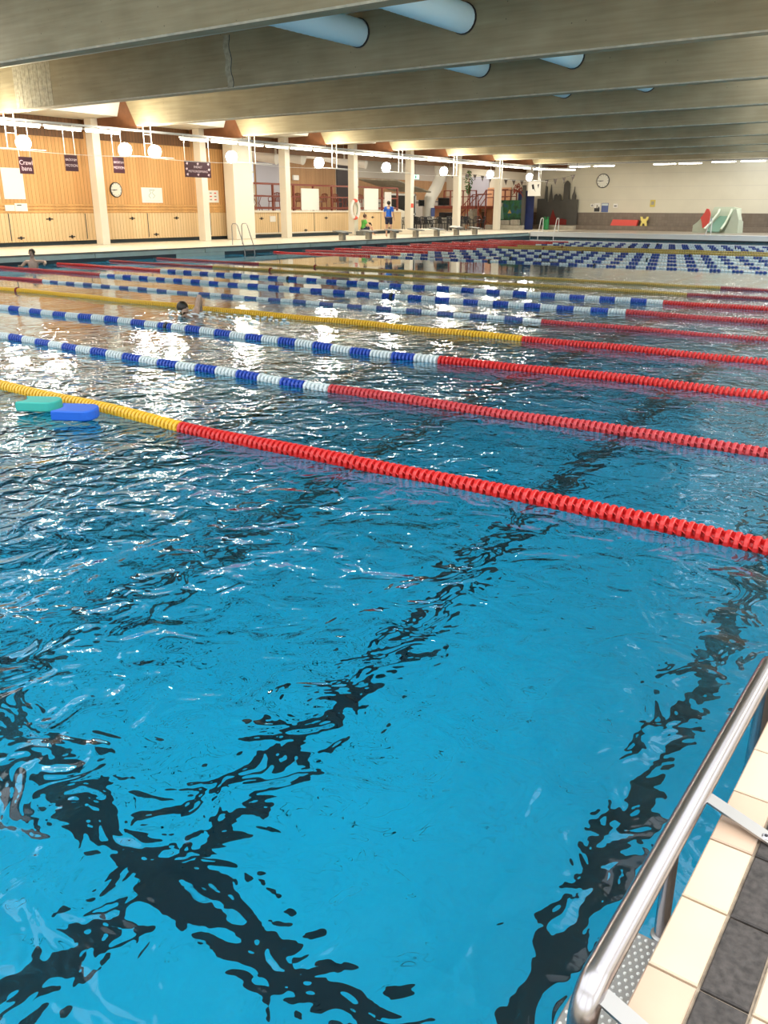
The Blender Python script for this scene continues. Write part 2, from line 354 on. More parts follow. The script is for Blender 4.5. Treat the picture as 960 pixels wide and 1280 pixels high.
def text(body, size, loc, rot, m, parent, name='lettering'):
    cu = bpy.data.curves.new(name, 'FONT'); cu.body = body; cu.size = size; cu.align_x = 'CENTER'; cu.align_y = 'CENTER'; cu.extrude = 0.002
    cu.materials.append(M[m]); t_ = bpy.data.objects.new(name, cu); COL.objects.link(t_); bpy.context.view_layer.update()
    me = bpy.data.meshes.new_from_object(t_.evaluated_get(bpy.context.evaluated_depsgraph_get())); COL.objects.unlink(t_); bpy.data.objects.remove(t_)
    o = bpy.data.objects.new(name, me); COL.objects.link(o); o.rotation_euler = rot
    o.parent = parent; o.location = Vector(loc) - wloc(parent); return o
def Y(k): return 22.06 + 5.43 * k      # bay grid of the hall

# ------------------------------------------------------------------ pool basin, water, decks
XL, XR, Y0, Y1, ZF, ZD = -24.66, -0.30, 0.30, 50.3, -3.5, 0.32
b = MB(); b.quad((XL, Y0, ZF), (XR, Y0, ZF), (XR, Y1, ZF), (XL, Y1, ZF), 'poolfloor')
LX = [-1.3 - 2.18 * i for i in range(11)]
for x in LX: b.box(x - .11, x + .11, Y0, Y1, ZF, ZF + .004, 'line')
b.box(XL, XR, 2.44, 2.72, ZF, ZF + .005, 'line')
b.box(XL, XR, 47.9, 48.15, ZF, ZF + .005, 'line')
struct(b.build('pool_floor'))
def pool_wall(name, pts, m='poolwall'):
    b = MB(); (ax, ay), (bx, by) = pts; b.quad((ax, ay, ZF), (bx, by, ZF), (bx, by, -0.02), (ax, ay, -0.02), m); return struct(b.build(name))
pool_wall('wall_pool_left', ((XL, Y0), (XL, Y1))); pool_wall('wall_pool_right', ((XR, Y1), (XR, Y0)))
pool_wall('wall_pool_near', ((XR, Y0), (XL, Y0))); pool_wall('wall_pool_far', ((XL, Y1), (XR, Y1)))
e = 0.004
b = MB(); b.box(XL + e, XR - e, Y0 + e, Y1 - e, ZF + .01, 0.0, 'water'); w = b.build('pool_water')
tag(w, 'clear blue rippled pool water filling the long basin', 'water', kind='stuff')

# left deck: slab, grey edge, fascia, recessed gutter
b = MB(); b.box(-37, XL - .04, -3, 61, 0.0, ZD, 'deck'); struct(b.build('floor_left'))
b = MB(); b.box(XL - .04, XL + .02, Y0, 50.0, ZD - .05, ZD - .002, 'edgegrey'); struct(b.build('trim_1'))
f = thing('pool_edge_fascia', (XL, 25, 0.13), 'long pale blue green fascia panels under the left deck edge', 'edge panel')
ys = [0.3, 4.2, 9, 13.6, 18.1, 23.0, 27.0, 29.1, 31.2, 33.2, 35.2, 37.3, 39.4, 41.5, 43.6, 45.7, 47.8, 50.2]
for a, c in zip(ys[:-1], ys[1:]):
    q = MB(); q.box(XL - .03, XL + .01, a + .02, c - .02, .125, ZD - .052, 'fascia', .008); q.build('fascia_panel', f)
q = MB(); q.box(XL - .04, XL - .031, Y0, Y1, -0.02, .13, 'dark'); q.build('gutter_back', f)
q = MB(); q.box(XL - .028, XL - .0, 21.6, 24.0, 0.0, .12, 'fascia'); q.build('gutter_panel', f)
# far deck
b = MB(); b.box(XL - .04, 6, Y1 + .04, 61, 0.0, ZD, 'deckfar'); struct(b.build('floor_far'))
f = thing('far_pool_edge', (-12, Y1, 0.2), 'white rim along the far end of the pool', 'pool edge')
q = MB(); q.box(XL, 6, Y1 - .02, Y1 + .5, ZD + .001, ZD + .05, 'whitemetal', .02); q.build('rim', f)
q = MB(); q.box(XL, 6, Y1 - .01, Y1 + .04, .10, ZD, 'whitemetal'); q.build('rim_face', f)
q = MB(); q.box(XL, 6, Y1 + .03, Y1 + .039, -.02, .10, 'dark'); q.build('gutter_back', f)
# near and right deck with real tiles next to the ladder
b = MB(); b.box(XL - .04, XR, -3, Y0, 0.0, ZD, 'deck'); struct(b.build('floor_near'))
b = MB()
b.box(XR + .005, 6, -3, 61, -0.3, ZD - .008, 'grout')
ty = 1.315 - 0.2125 * 8
for j in range(60):
    ya = ty + j * .2125; yb = ya + .2065
    pink = j in (7, 10)
    z0 = ZD - .02
    b.box(XR, XR + .094, ya, yb, z0, ZD, 'tilepink' if pink else 'tilecream', .003)
    b.box(XR + .1, XR + .187, ya, yb, z0, ZD, 'tiledark', .003)
    for k in range(5): b.box(XR + .193 + k * .105, XR + .292 + k * .105, ya, yb, z0, ZD, 'tilecream', .003)
for j in range(22):
    b.box(XR, XR + .72, ty + 60 * .2125 + j * 1.8, ty + 60 * .2125 + j * 1.8 + 1.79, ZD - .02, ZD, 'tilecream', .003)
b.box(XR + .73, 6, -3, 50, ZD - .02, ZD, 'deck')
struct(b.build('floor_right'))

# ------------------------------------------------------------------ walls and ceiling
b = MB(); b.box(6, 6.2, -3, 61, 0, 1.3, 'wallfar'); b.box(6, 6.2, -3, 61, 4.2, 5.8, 'wallfar')
for k in range(8): b.box(6, 6.2, -3 + k * 8.5, -2.2 + k * 8.5, 1.3, 4.2, 'wallfar')
struct(b.build('wall_right'))
b = MB(); b.box(-37, 6, -3.2, -3, 0, 1.2, 'wallfar'); b.box(-37, 6, -3.2, -3, 4.6, 5.8, 'wallfar')  # unseen window band added to light the beam faces and the water
for k in range(10): b.box(-37 + k * 4.7, -36.6 + k * 4.7, -3.2, -3, 1.2, 4.6, 'wallfar')
struct(b.build('wall_near'))
b = MB(); b.box(-38, 6.2, 60.3, 60.5, 0, 1.47, 'dado'); b.box(-38, 6.2, 60.3, 60.5, 1.47, 5.8, 'wallfar')
for z in (2.3, 3.15, 4.0): b.box(-28, 6, 60.292, 60.3, z, z + .012, 'greywall')
struct(b.build('wall_far'))
# left wall of pine boards, Y < 31.2
b = MB()
b.box(-30.4, -30.2, -3, 31.15, 1.49, 5.8, 'wood'); b.box(-30.4, -30.2, -3, 31.15, 0.5, 1.49, 'woodpale')
for k in range(3): b.box(-30.4, -30.17, -3, 31.15, 1.51 + k * .115, 1.60 + k * .115, 'woodrail', .006)
b.box(-30.4, -30.26, -3, 31.15, ZD, 0.5, 'dark'); b.box(-30.4, -30.18, -3, 31.15, .47, .52, 'woodpale')
struct(b.build('wall_left'))
# ceiling slab; unseen openings added so daylight reaches the pool floor
b = MB()
b.box(-38, -24, -3.2, 2.4, 5.7, 5.9, 'ceil')
y = 2.4
while y < 61:
    yb = min(61, y + 2.3); x = -1.4 if y < 15 else max(-15, -.28 * y)
    xl = -24 if y < 10 else -38
    if y < 10: b.box(-38, -24, y, yb, 5.7, 5.9, 'ceil'); xl = -12 if y < 4 else -18
    b.box(xl, x, y, yb, 5.7, 5.9, 'ceil'); b.box(x, 6.2, y, y + .35, 5.7, 5.9, 'ceil'); y = yb
for x in (-19, -14, -9, -4): b.box(x, x + .3, -3.2, 2.4, 5.7, 5.9, 'ceil')
struct(b.build('ceiling'))
ORD = ['nearest', 'second', 'third', 'fourth', 'fifth', 'sixth', 'seventh', 'eighth', 'ninth', 'tenth', 'eleventh', 'twelfth']
# beams with slanted left ends
for i, k in enumerate(range(-2, 7)):
    y = Y(k)
    b = MB(); b.prism([(-26.83, 4.52), (7.5, 4.52), (7.5, 5.7), (-27.5, 5.7)], 1, y, y + .36, 'concrete'); b.prism([(y + .025, 4.49), (y + .335, 4.49), (y + .36, 4.52), (y, 4.52)], 0, -26.8, 7.5, 'concrete')
    b.quad((-26.8, y + .0245, 4.4895), (7.5, y + .0245, 4.4895), (7.5, y - .0008, 4.52), (-26.8, y - .0008, 4.52), 'arris')
    o = b.build('concrete_beam', loc=(-10, y, 4.49))
    lab = ('nearest concrete roof beam crossing the very top of the picture' if i == 0 else
           'second concrete roof beam, with a pale patched stretch and a crack line' if i == 1 else
           'farthest concrete roof beam just in front of the far cream wall' if i == 8 else
           ORD[i] + ' concrete roof beam counted from the top of the picture')
    tag(o, lab, 'beam', 'concrete roof beams')
    if i == 1:
        q = MB()
        for j in range(9):
            x = -25.7 + j * .21; q.box(x, x + .20, y - .004 - .003 * (j % 2), y + .002, 4.53, 5.69, 'patch')
        q.build('patched_stretch', o, loc=(-25, y, 4.49))
        q = MB(); pp = []
        for j in range(12):
            z = 4.5 + j * .105; pp.append((-16.55 + .03 * math.sin(j * 1.3) - .02 * j / 3, z))
        for (xa, za), (xb, zb) in zip(pp[:-1], pp[1:]):
            q.add([(xa - .09, y - .005, za), (xa + .1, y - .005, za), (xb + .1, y - .005, zb), (xb - .09, y - .005, zb)], [(0, 1, 2, 3)], 'patch')
            q.add([(xa + .1, y - .006, za), (xa + .125, y - .006, za), (xb + .125, y - .006, zb), (xb + .1, y - .006, zb)], [(0, 1, 2, 3)], 'dark')
        q.build('cast_joint', o, loc=(-16.5, y, 4.49))
# left bay infill: soffit, sloped panel, dark timber fascia
for i, k in enumerate(range(-2, 7)):
    y = Y(k) + .36; y2 = Y(k + 1)
    b = MB(); b.box(-30.2, -28.0, y, y2 + .36, 4.88, 4.94, 'ceil'); struct(b.build('trim_%d' % (10 + i)))
    b = MB(); b.prism([(-28.1, 4.88), (-28.0, 4.88), (-27.62, 5.69), (-27.72, 5.69)], 1, y, y2 + .3, 'white'); struct(b.build('trim_%d' % (30 + i)))
    b = MB(); b.box(-30.19, -30.1, y, y2 + .1, 4.2, 4.88, 'wooddark'); struct(b.build('trim_%d' % (50 + i)))
    b = MB(); b.box(-30.1, -26.95, y2 + .12, y2 + .34, 4.46, 4.88, 'woodcross'); b.prism([(-27.98, 4.88), (-26.9, 4.88), (-27.4, 5.69), (-27.60, 5.69)], 1, y2 + .12, y2 + .34, 'woodcross'); struct(b.build('trim_%d' % (80 + i)))

# columns
CX = -29.4
for i, k in enumerate(range(-1, 8)):
    y = Y(k)
    if k == 7: y = 59.4
    o = MB(); o.box(CX - .2, CX + .2, y - .17, y + .17, ZD, 4.88, 'column', .015)
    o = o.build('column', loc=(CX, y, ZD))
    names = {-1: 'cream column at the left edge beside the white posters', 0: 'cream column between the two bays of pine wall, by the wall clock',
             1: 'cream column behind the large landscape maroon sign', 2: 'cream column in front of the cafe, between the white pier and the lifebuoy column',
             3: 'cream column with the lifebuoy hanging on it', 4: 'cream column right of the standing man in blue', 5: 'cream column among the black chairs, left of the concrete stairs',
             6: 'cream column left of the green painted mural', 7: 'farthest cream column, behind the hanging white sign and pool ladder'}
    tag(o, names[k], 'column', 'cream columns along the left deck')
    if k == 4:
        q = MB(); q.box(CX + .2, CX + .215, y - .12, y + .12, 1.75, 1.98, 'orange'); q.build('red_notice', o, loc=(CX, y, 1.8))
b = MB(); b.box(-29.9, -29.3, 29.35, 30.6, ZD, 4.88, 'column', .03); o = b.build('white_pier', loc=(-29.5, 30, ZD)); tag(o, 'broad cream pier where the pine wall ends, behind the left ladder', 'pier')

# ------------------------------------------------------------------ ventilation ducts through the beams
for X, lab in ((-12.55, 'left pale blue round duct running through the concrete beams'), (-9.9, 'right pale blue round duct running through the concrete beams')):
    d = thing('round_duct', (X, 6, 5.3), lab, 'duct', 'pale blue ceiling ducts')
    for k in range(-2, 6):
        ya, yb = Y(k) + .36, Y(k + 1)
        q = MB(); n = 26; pts = []; rr = []
        for j in range(n): 
            t = ya + (yb - ya) * j / (n - 1); pts += [(X, t, 5.3), (X, t + .03, 5.3)]; rr += [.27, .278]
        q.tube(pts[:-1], rr[:-1], 'duct', 20, caps=False); q.build('duct_section', d, smooth=True)
        q = MB(); q.lathe([(.26, 0), (.295, 0), (.295, .03), (.26, .03)], (X, yb - .032, 5.3), (0, 1, 0), 'black', 20); q.build('collar', d)

# ------------------------------------------------------------------ lighting: suspended tube line with tray
TX, TZ = -27.0, 4.2
t = thing('cable_tray', (TX, 32, TZ + .14), 'long grey cable tray hung in front of the pine wall, carrying the tube lights', 'cable tray')
q = MB()
for s in (-.11, .11): q.box(TX + s - .012, TX + s + .012, 5, 57, TZ + .13, TZ + .19, 'greymetal')
for j in range(104): q.box(TX - .11, TX + .11, 5 + j * .5, 5.04 + j * .5, TZ + .13, TZ + .15, 'greymetal')
q.build('tray', t)
for j in range(9):
    q = MB(); q.tube([(TX, Y(-2) + j * 5.43 + .2, TZ + .16), (TX, Y(-2) + j * 5.43 + .2, 4.95)], .012, 'greymetal', 6); q.build('hanger', t)
def fixture(loc, label, rz=0, group='tube lights under the cable tray', L=1.5):
    o = thing('tube_light', loc, label, 'light', group)
    q = MB(); q.box(loc[0] - .05, loc[0] + .05, loc[1] - L / 2, loc[1] + L / 2, loc[2] + .03, loc[2] + .1, 'whitemetal', .01); q.build('housing', o)
    q = MB(); q.tube([(loc[0], loc[1] - L / 2 + .05, loc[2]), (loc[0], loc[1] + L / 2 - .05, loc[2])], .026, 'tube', 8); q.build('tube', o)
    o.rotation_euler.z = rz; return o
place = ['leftmost', 'second', 'third', 'fourth', 'fifth', 'sixth', 'seventh', 'eighth', 'ninth', 'tenth', 'eleventh', 'twelfth', 'thirteenth', 'fourteenth', 'fifteenth', 'sixteenth', 'seventeenth', 'eighteenth', 'nineteenth', 'twentieth', 'twenty first', 'twenty second', 'twenty third', 'twenty fourth', 'twenty fifth', 'twenty sixth']
fy = [17.5, 19.1, 20.7] + [25.0 + 1.6 * j for j in range(19)]
fx = None
for i, y in enumerate(fy):
    lab = 'white fluorescent tube light, %s from the left under the cable tray' % place[i]
    if i == 0: lab = 'leftmost white fluorescent tube light under the cable tray'
    if fx is None: fx = fixture((TX, y, TZ), lab)
    else: dup(fx, (TX, y, TZ), lab)
for (ya, yb) in ((9, 21.4), (24.3, 34), (34.1, 44), (44.1, 54.3)): lamp('tube_glow', 'AREA', (TX, (ya + yb) / 2, TZ - .045), 16 * (yb - ya), (1, .93, .80), .05, (0, 0, 0), yb - ya)
# tube lights in front of the far wall
for i, (x, z) in enumerate([(-24.6, 4.36), (-22.9, 4.36), (-18.9, 4.38), (-17.3, 4.38), (-15.3, 4.42), (-13.6, 4.42), (-12.0, 4.42)]):
    dup(fx, (x, 57, z), 'white tube light before the far wall, %s of that row' % (place[i] + ' from the left' if i else 'leftmost'), rz=PI / 2)['group'] = 'tube lights before the far wall'
lamp('far_glow', 'AREA', (-17, 57, 4.3), 300, (1, .93, .80), 14, (0, 0, 0), .12)
q = MB(); q.box(-28, 6, 56.95, 57.05, 4.50, 4.56, 'greymetal'); o = q.build('light_rail', loc=(-12, 57, 4.5)); tag(o, 'thin grey rail carrying the tube lights before the far wall', 'rail')
for x in (-25.5, -21.1, -16.0, -10):
    q = MB(); q.tube([(x, 57, 4.55), (x, 57, 5.7)], .012, 'black', 6); q.build('drop_rod', o)
o = fixture((-25.4, 54.8, 4.12), 'white tube light hanging crosswise left of the far wall clock', rz=0, group='tube lights before the far wall', L=3.0); o.rotation_euler.z = -.75
q = MB(); q.tube([(-24.3, 55.9, 4.2), (-24.3, 55.9, 5.7)], .02, 'black', 6); o2 = q.build('lamp_rod', loc=(-24.3, 55.9, 4.2)); tag(o2, 'thin dark rod hanging from the ceiling left of the round clock', 'rod')
# added area lights, out of frame over the right deck, brightening the pool
for y in (4, 16, 28, 40): lamp('right_fill', 'AREA', (2.5, y, 4.3), 330, (1, .93, .82), .4, (0, 0, 0), 9.0)

# floodlights with their hanging frames
def floodlight(loc, label):
    x, y, z = loc; o = thing('floodlight', loc, label, 'light', 'floodlights hung under the beam ends')
    T = Matrix.Translation((x, y, z)) @ Matrix.Rotation(-.55, 4, 'Z') @ Matrix.Rotation(.25, 4, 'Y')
    ax = (T.to_3x3() @ Vector((1, 0, 0)))
    q = MB(); q.lathe([(.12, -.18), (.22, -.06), (.25, .06), (.25, .07)], loc, ax, 'greymetal', 20); q.build('housing', o, smooth=True)
    q = MB(); q.lathe([(.235, .072), (.22, .10), (.12, .13)], loc, ax, 'lens', 20); q.build('lens', o)
    q = MB(); q.tube([(x, y - .2, z), (x, y - .2, z - .24), (x, y + .2, z - .24), (x, y + .2, z)], .014, 'greymetal', 6); q.build('bracket', o)
    q = MB(); q.tube([(x, y, z - .235), (x + .41, y, z - .235)], .014, 'greymetal', 6); q.build('arm', o)
    lamp('glow', 'POINT', Vector((.62, -.02, .46)), 185, (1, .90, .70), .12, parent=o)
    return o
FL = [(16.0, ''), (17.4, 'leftmost visible floodlight, above the maroon Crawl sign'), (21.43, 'floodlight just left of the first pair of white hanger rods'), (22.79, 'floodlight right of the first hanger rods, above the pale poster'),
      (26.77, 'floodlight glaring over the top of the white pier'), (32.36, 'floodlight glaring left of the lifebuoy column, above the cafe whiteboard'), (37.7, 'floodlight above the standing man in blue'),
      (43.27, 'floodlight in front of the white bent duct'), (48.63, 'floodlight above the concrete stairs and potted climber'), (53.95, 'farthest floodlight, above the hanging white sign')]
f0 = None
for y, lab in FL:
    if not lab: lab = 'floodlight just beyond the left edge of the picture'
    if f0 is None: f0 = floodlight((-26.8, y, 3.68), lab)
    else: dup(f0, (-26.8, y, 3.68), lab)
h0 = None
for i, k in enumerate(range(-1, 7)):
    y = Y(k)
    lab = ('pair of white hanger rods, %s from the left along the beam ends' % ORD[i]) if i else 'nearest pair of white hanger rods, at the left picture edge'
    if h0 is None:
        h0 = thing('hanger_frame', (-26.4, y, 3.45), lab, 'hanger', 'white hanger rods under the beam ends')
        for s in (-.05, .28):
            q = MB(); q.tube([(-26.4, y + s, 4.5), (-26.4, y + s, 3.45)], .016, 'whitemetal', 8); q.build('rod', h0)
        q = MB(); q.tube([(-26.4, y - 1.2, 3.45), (-26.4, y + 1.3, 3.45)], .014, 'whitemetal', 6)
        for z in (3.9, 4.2): q.tube([(-26.4, y - .05, z), (-26.4, y + .28, z)], .012, 'whitemetal', 6)
        q.build('crossbar', h0)
    else: dup(h0, (-26.4, y, 3.45), lab)
q = MB(); q.tube([(-26.4, 8 + j * 1.0, 3.44 - .06 * math.sin(PI * ((j * 1.0 - 3) % 5.43) / 5.43)) for j in range(50)], .008, 'whitemetal', 5)
o = q.build('suspension_wire', loc=(-26.4, 30, 3.45)); tag(o, 'thin pale wire strung along the hanger rods under the floodlights', 'wire')

# ------------------------------------------------------------------ lane ropes
PROF = [(.024, .0), (.054, .001), (.058, .006), (.058, .024), (.054, .029), (.024, .030), (.024, .05)]
def float_run(name, x0, x1, off, m, parent, loc, r=1.0, n=10, pitch=.05, ribs=False):
    q = MB(); x = x0; prof = PROF if pitch < .08 else [(.02, 0), (.055, .004), (.055, .07), (.02, .074), (.02, .1)]
    cnt = max(1, int(round((x1 - x0) / pitch)))
    mi = q.mi(m)
    for j in range(cnt):
        xa = x0 + j * pitch; yy, zz = off(xa + pitch / 2); k0 = len(q.v); ph = random.random() * 1.5
        for (rr, t) in prof:
            for k in range(n): a = ph + 2 * PI * k / n; q.v.append((xa + t, yy + math.cos(a) * rr * r, zz + math.sin(a) * rr * r))
        for i in range(len(prof) - 1):
            for k in range(n): k2 = (k + 1) % n; q.f.append((k0 + i * n + k, k0 + i * n + k2, k0 + (i + 1) * n + k2, k0 + (i + 1) * n + k)); q.m.append(mi)
        if ribs:
            for k in range(6):
                a = ph + 2 * PI * k / 6 + .2; c, s = math.cos(a), math.sin(a); R1 = .052 * r; R0 = .02 * r; tw = .25
                c2, s2 = math.cos(a + tw), math.sin(a + tw); th = .005
                vs = [(xa + .029, yy + c * R0, zz + s * R0), (xa + .029, yy + c * R1, zz + s * R1), (xa + .0505, yy + c2 * R1, zz + s2 * R1), (xa + .0505, yy + c2 * R0, zz + s2 * R0)]
                vs += [(v[0], v[1] - s * th, v[2] + c * th) for v in vs]
                k1 = len(q.v); q.v += vs
                for fc in ((3, 2, 1, 0), (4, 5, 6, 7), (0, 1, 5, 4), (1, 2, 6, 5), (2, 3, 7, 6)): q.f.append(tuple(a_ + k1 for a_ in fc)); q.m.append(mi)
    return q.build(name, parent, loc=loc)
def interp(tab):
    def f(x):
        if not tab: return 0.0
        if x <= tab[0][0]: return tab[0][1]
        for (xa, a), (xb, c) in zip(tab[:-1], tab[1:]):
            if x <= xb: t = (x - xa) / (xb - xa); t = t * t * (3 - 2 * t); return a + (c - a) * t
        return tab[-1][1]
    return f
def rope(i, kind, label, group, reds='red', yel='yellow', r=1.0, n=10, pitch=.05, ribs=False, tab=None, bl='blue', bL=-19.5, bR=-5.2, marks=()):
    y = 4.4915 + 2 * i; loc = (-12.5, y, .015); g = interp(tab)
    def off(x): return (y + g(x) + .012 * math.sin(x * 1.7 + i), .016 + .006 * math.sin(x * 2.9 + i * 2))
    o = thing('lane_rope', loc, label, 'lane rope', group)
    q = MB(); q.tube([(x, off(x)[0], off(x)[1]) for x in [XL + .05 + j * (XR - XL - .1) / 60 for j in range(61)]], .008, 'steelrough', 6); q.build('cable', o)
    float_run('end_floats', XL + .25, bL, off, reds, o, loc, r, n, pitch, False)
    float_run('end_floats', bR, XR - .15, off, reds, o, loc, r, n, pitch, ribs)
    if kind == 'yellow':
        float_run('middle_floats', bL, bR, off, yel, o, loc, r, n, pitch, ribs)
        q = MB(); ym, zm = off(-17.2); q.lathe([(.02, 0), (.075, .005), (.075, .045), (.02, .05)], (-17.2, ym, zm), (1, 0, 0), 'redpaint', 12); q.build('marker_disc', o)
    else:
        x = bL; j = 0; L = .65 / 2; cnt = round((bR - bL) / L); cnt += (cnt + 1) % 2; L = (bR - bL) / cnt
        for j in range(cnt):
            xa = bL + j * L; float_run('pale_floats' if j % 2 == 0 else 'blue_floats', xa, xa + L, off, 'pale' if j % 2 == 0 else bl, o, loc, r, n, L / max(1, round(L / pitch)), ribs)
        for mx in marks:
            q = MB(); ym, zm = off(mx); q.lathe([(.02, 0), (.068, .005), (.068, .055), (.02, .06)], (mx, ym, zm), (1, 0, 0), 'black', 12); q.build('marker_disc', o)
    return o
G1, G2 = 'lane ropes of the near group', 'lane ropes of the far group'
rope(0, 'yellow', 'nearest lane rope, yellow then bright red, passing the kickboards', G1, r=1.03, n=16, ribs=True, tab=[(-9, .12), (-7, .05), (-5, -.02), (-3.5, -.02), (-2.5, .03), (-1, .05)])
rope(1, 'bw', 'second lane rope, blue and white then pinkish red', G1, 'redfade', r=.97, n=12, ribs=True, tab=[(-11, .02), (-7, -.10), (-3.5, -.08), (-1.5, -.02)])
rope(2, 'bw', 'third lane rope, blue and white, just in front of the swimmer', G1, 'red', r=1.05, n=12, tab=[(-14, 0), (-10.5, .09), (-6, -.1), (-3, .1)], marks=(-10.15,))
rope(3, 'yellow', 'fourth lane rope, yellow then red, just behind the swimmer', G1, 'red', 'yellow', r=1.0, n=10, tab=[(-16, .08), (-13, .04), (-6, .08), (-3, .1)])
rope(4, 'bw', 'fifth lane rope, thin faded blue and white floats', G1, 'redfade', r=.72, n=8, bl='bluedull', tab=[(-16, -.1), (-4, .05)], bR=-5.85, bL=-19.0)
rope(5, 'bw', 'sixth lane rope, blue and white, ending at the swimmer by the left wall', G1, 'redfade', r=1.0, n=8, marks=(-10.1,), tab=[(-16, -.05), (-10, -.1), (-5, .02)])
rope(6, 'bw', 'seventh lane rope, blue and white with bright red ends', G1, 'red', r=1.05, n=8, marks=(-14.75,))
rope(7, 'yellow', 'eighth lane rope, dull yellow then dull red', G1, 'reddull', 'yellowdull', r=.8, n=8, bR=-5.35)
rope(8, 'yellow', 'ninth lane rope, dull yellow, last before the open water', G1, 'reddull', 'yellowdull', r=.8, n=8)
for i in range(11, 21):
    yl = i in (16, 17)
    lab = ('far lane rope with yellow middle, %s of the two side by side' % ('nearer' if i == 16 else 'farther')) if yl else 'blue and white far lane rope, %s beyond the open water strip' % ORD[i - 11] if i < 16 else 'blue and white far lane rope, %s behind the yellow pair' % ['first', 'second', 'third'][i - 18]
    if i == 20: lab = 'farthest blue and white lane rope, next to the far pool end'
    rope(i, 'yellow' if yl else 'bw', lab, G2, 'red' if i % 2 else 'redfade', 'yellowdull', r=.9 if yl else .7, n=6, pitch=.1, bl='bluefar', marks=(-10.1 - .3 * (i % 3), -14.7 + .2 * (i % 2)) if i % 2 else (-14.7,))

# ------------------------------------------------------------------ kickboards
def kickboard(loc, rz, m, label, tilt=0.0):
    W_, L_, T_ = .13, .175, .085
    out = []
    def pt(t):   # outline: rounded nose, concave tail, long axis x
        return t
    pts = []
    for j in range(13): a = -PI / 2 + PI * j / 12; pts.append((L_ - .10 + .10 * max(0, math.cos(a)) ** .8, W_ * math.sin(a)))
    for j in range(9): u = j / 8; pts.append((-L_ + .05 * math.sin(PI * u) + .0, W_ * (1 - 2 * u) * (1 + .0)))
    ins = [(p[0] * .955, p[1] * .94) for p in pts]; n = len(pts); vs = []
    for (pp, z) in ((ins, -T_ / 2), (pts, -T_ / 2 + .01), (pts, T_ / 2 - .01), (ins, T_ / 2)): vs += [(x, y, z) for x, y in pp]
    fs = [tuple(range(n))[::-1], tuple(range(3 * n, 4 * n))]
    for k in range(3):
        for i in range(n): j = (i + 1) % n; fs.append((k * n + i, k * n + j, (k + 1) * n + j, (k + 1) * n + i))
    q = MB(); q.add(vs, fs, m); o = q.build('kickboard'); o.location = loc; o.rotation_euler = (tilt, .02, rz); return tag(o, label, 'kickboard', 'kickboards floating at the nearest rope')
kickboard((-6.73, 4.21, .06), .62, 'kickgreen', 'sea green foam kickboard floating against the yellow lane rope')
kickboard((-6.18, 4.19, .065), .58, 'kickblue', 'blue foam kickboard floating right of the green one', .04)

# ------------------------------------------------------------------ near steel ladder at the pool edge
l_ = thing('pool_ladder', (-.355, 1.8, ZD), 'stainless steel ladder with long side rail at the near right pool edge', 'ladder')
RX, RZ = -.357, .365
def arc(c, r, a0, a1, n=7): return [(RX, c[0] + r * math.cos(a0 + (a1 - a0) * j / n), c[1] + r * math.sin(a0 + (a1 - a0) * j / n)) for j in range(n + 1)]
q = MB(); pts = [(RX, 1.13, -1.6)] + arc((1.19, RZ - .06), .06, PI, PI / 2) + arc((2.56, RZ - .06), .06, PI / 2, 0) + [(RX, 2.62, -1.6)]
q.tube(pts, .0275, 'steel', 24); q.build('side_rail', l_, smooth=True)
q = MB(); q.tube([(RX + .004, 1.62, RZ - .012), (RX + .022, 1.62, -1.6)], .0165, 'steel', 16); q.build('upright', l_, smooth=True)
q = MB(); q.lathe([(.0168, 0), (.024, .003), (.024, .01), (.0168, .014)], (RX + .007, 1.62, .085), (0, 0, 1), 'steelrough', 16); q.build('weld_collar', l_, smooth=True)
def clamp(y, y2, nm='clamp_bar'):
    q = MB(); vs = [(RX, y - .02, RZ - .012), (RX, y + .02, RZ - .012), (-.175, y2 + .02, ZD + .004), (-.175, y2 - .02, ZD + .004)]
    vs += [(a, b_, c + .006) for a, b_, c in vs]; q.add(vs, [(3, 2, 1, 0), (4, 5, 6, 7), (0, 1, 5, 4), (1, 2, 6, 5), (2, 3, 7, 6), (3, 0, 4, 7)], 'steelrough'); o = q.build(nm, l_)
    q = MB(); q.lathe([(.011, 0), (.011, .004), (.007, .007)], (-.192, y2, ZD + .009), (0, 0, 1), 'steel', 14); q.lathe([(.004, 0), (.004, .001)], (-.192, y2, ZD + .0161), (0, 0, 1), 'black', 8)
    q.build('screw', o)
clamp(1.84, 1.80); clamp(1.165, 1.13)
def tread(z):
    q = MB(); q.box(RX - .1, RX + .052, 1.16, 1.60, z, z + .012, 'steelrough', .003)
    q.box(RX - .1, RX - .09, 1.16, 1.60, z - .03, z, 'steelrough')
    for a in range(9):
        for c in range(26): 
            x = RX - .09 + a * .0165 + (c % 2) * .008; y = 1.172 + c * .0165
            q.lathe([(.0045, 0), (.003, .0035)], (x, y, z + .0115), (0, 0, 1), 'whitemetal', 6)
    return q.build('tread', l_)
tread(.08); tread(-.22); tread(-.52)

# ceiling lamps added to brighten the cafe bays
cl = None
for i, y in enumerate((32.2, 38.3, 43.5, 48.5, 54.8, 58.3)):
    lab = 'added flat ceiling lamp over the cafe and seating bays, %s from the left' % place[i] if i else 'leftmost added flat ceiling lamp, over the cafe'
    if cl is None:
        cl = thing('added_ceiling_lamp', (-33.8, y, 5.0), lab, 'light', 'added ceiling lamps over the cafe side')
        q = MB(); q.box(-34.3, -33.3, y - .5, y + .5, 5.0, 5.08, 'whitemetal', .02); q.build('housing', cl); q = MB(); q.tube([(-33.8, y, 5.08), (-33.8, y, 5.7)], .02, 'greymetal', 6); q.build('rod', cl)
        lamp('glow', 'AREA', (0, 0, -.01), 120, (1, .92, .80), .9, (0, 0, 0), parent=cl)
    else: dup(cl, (-33.8, y, 5.0), lab)

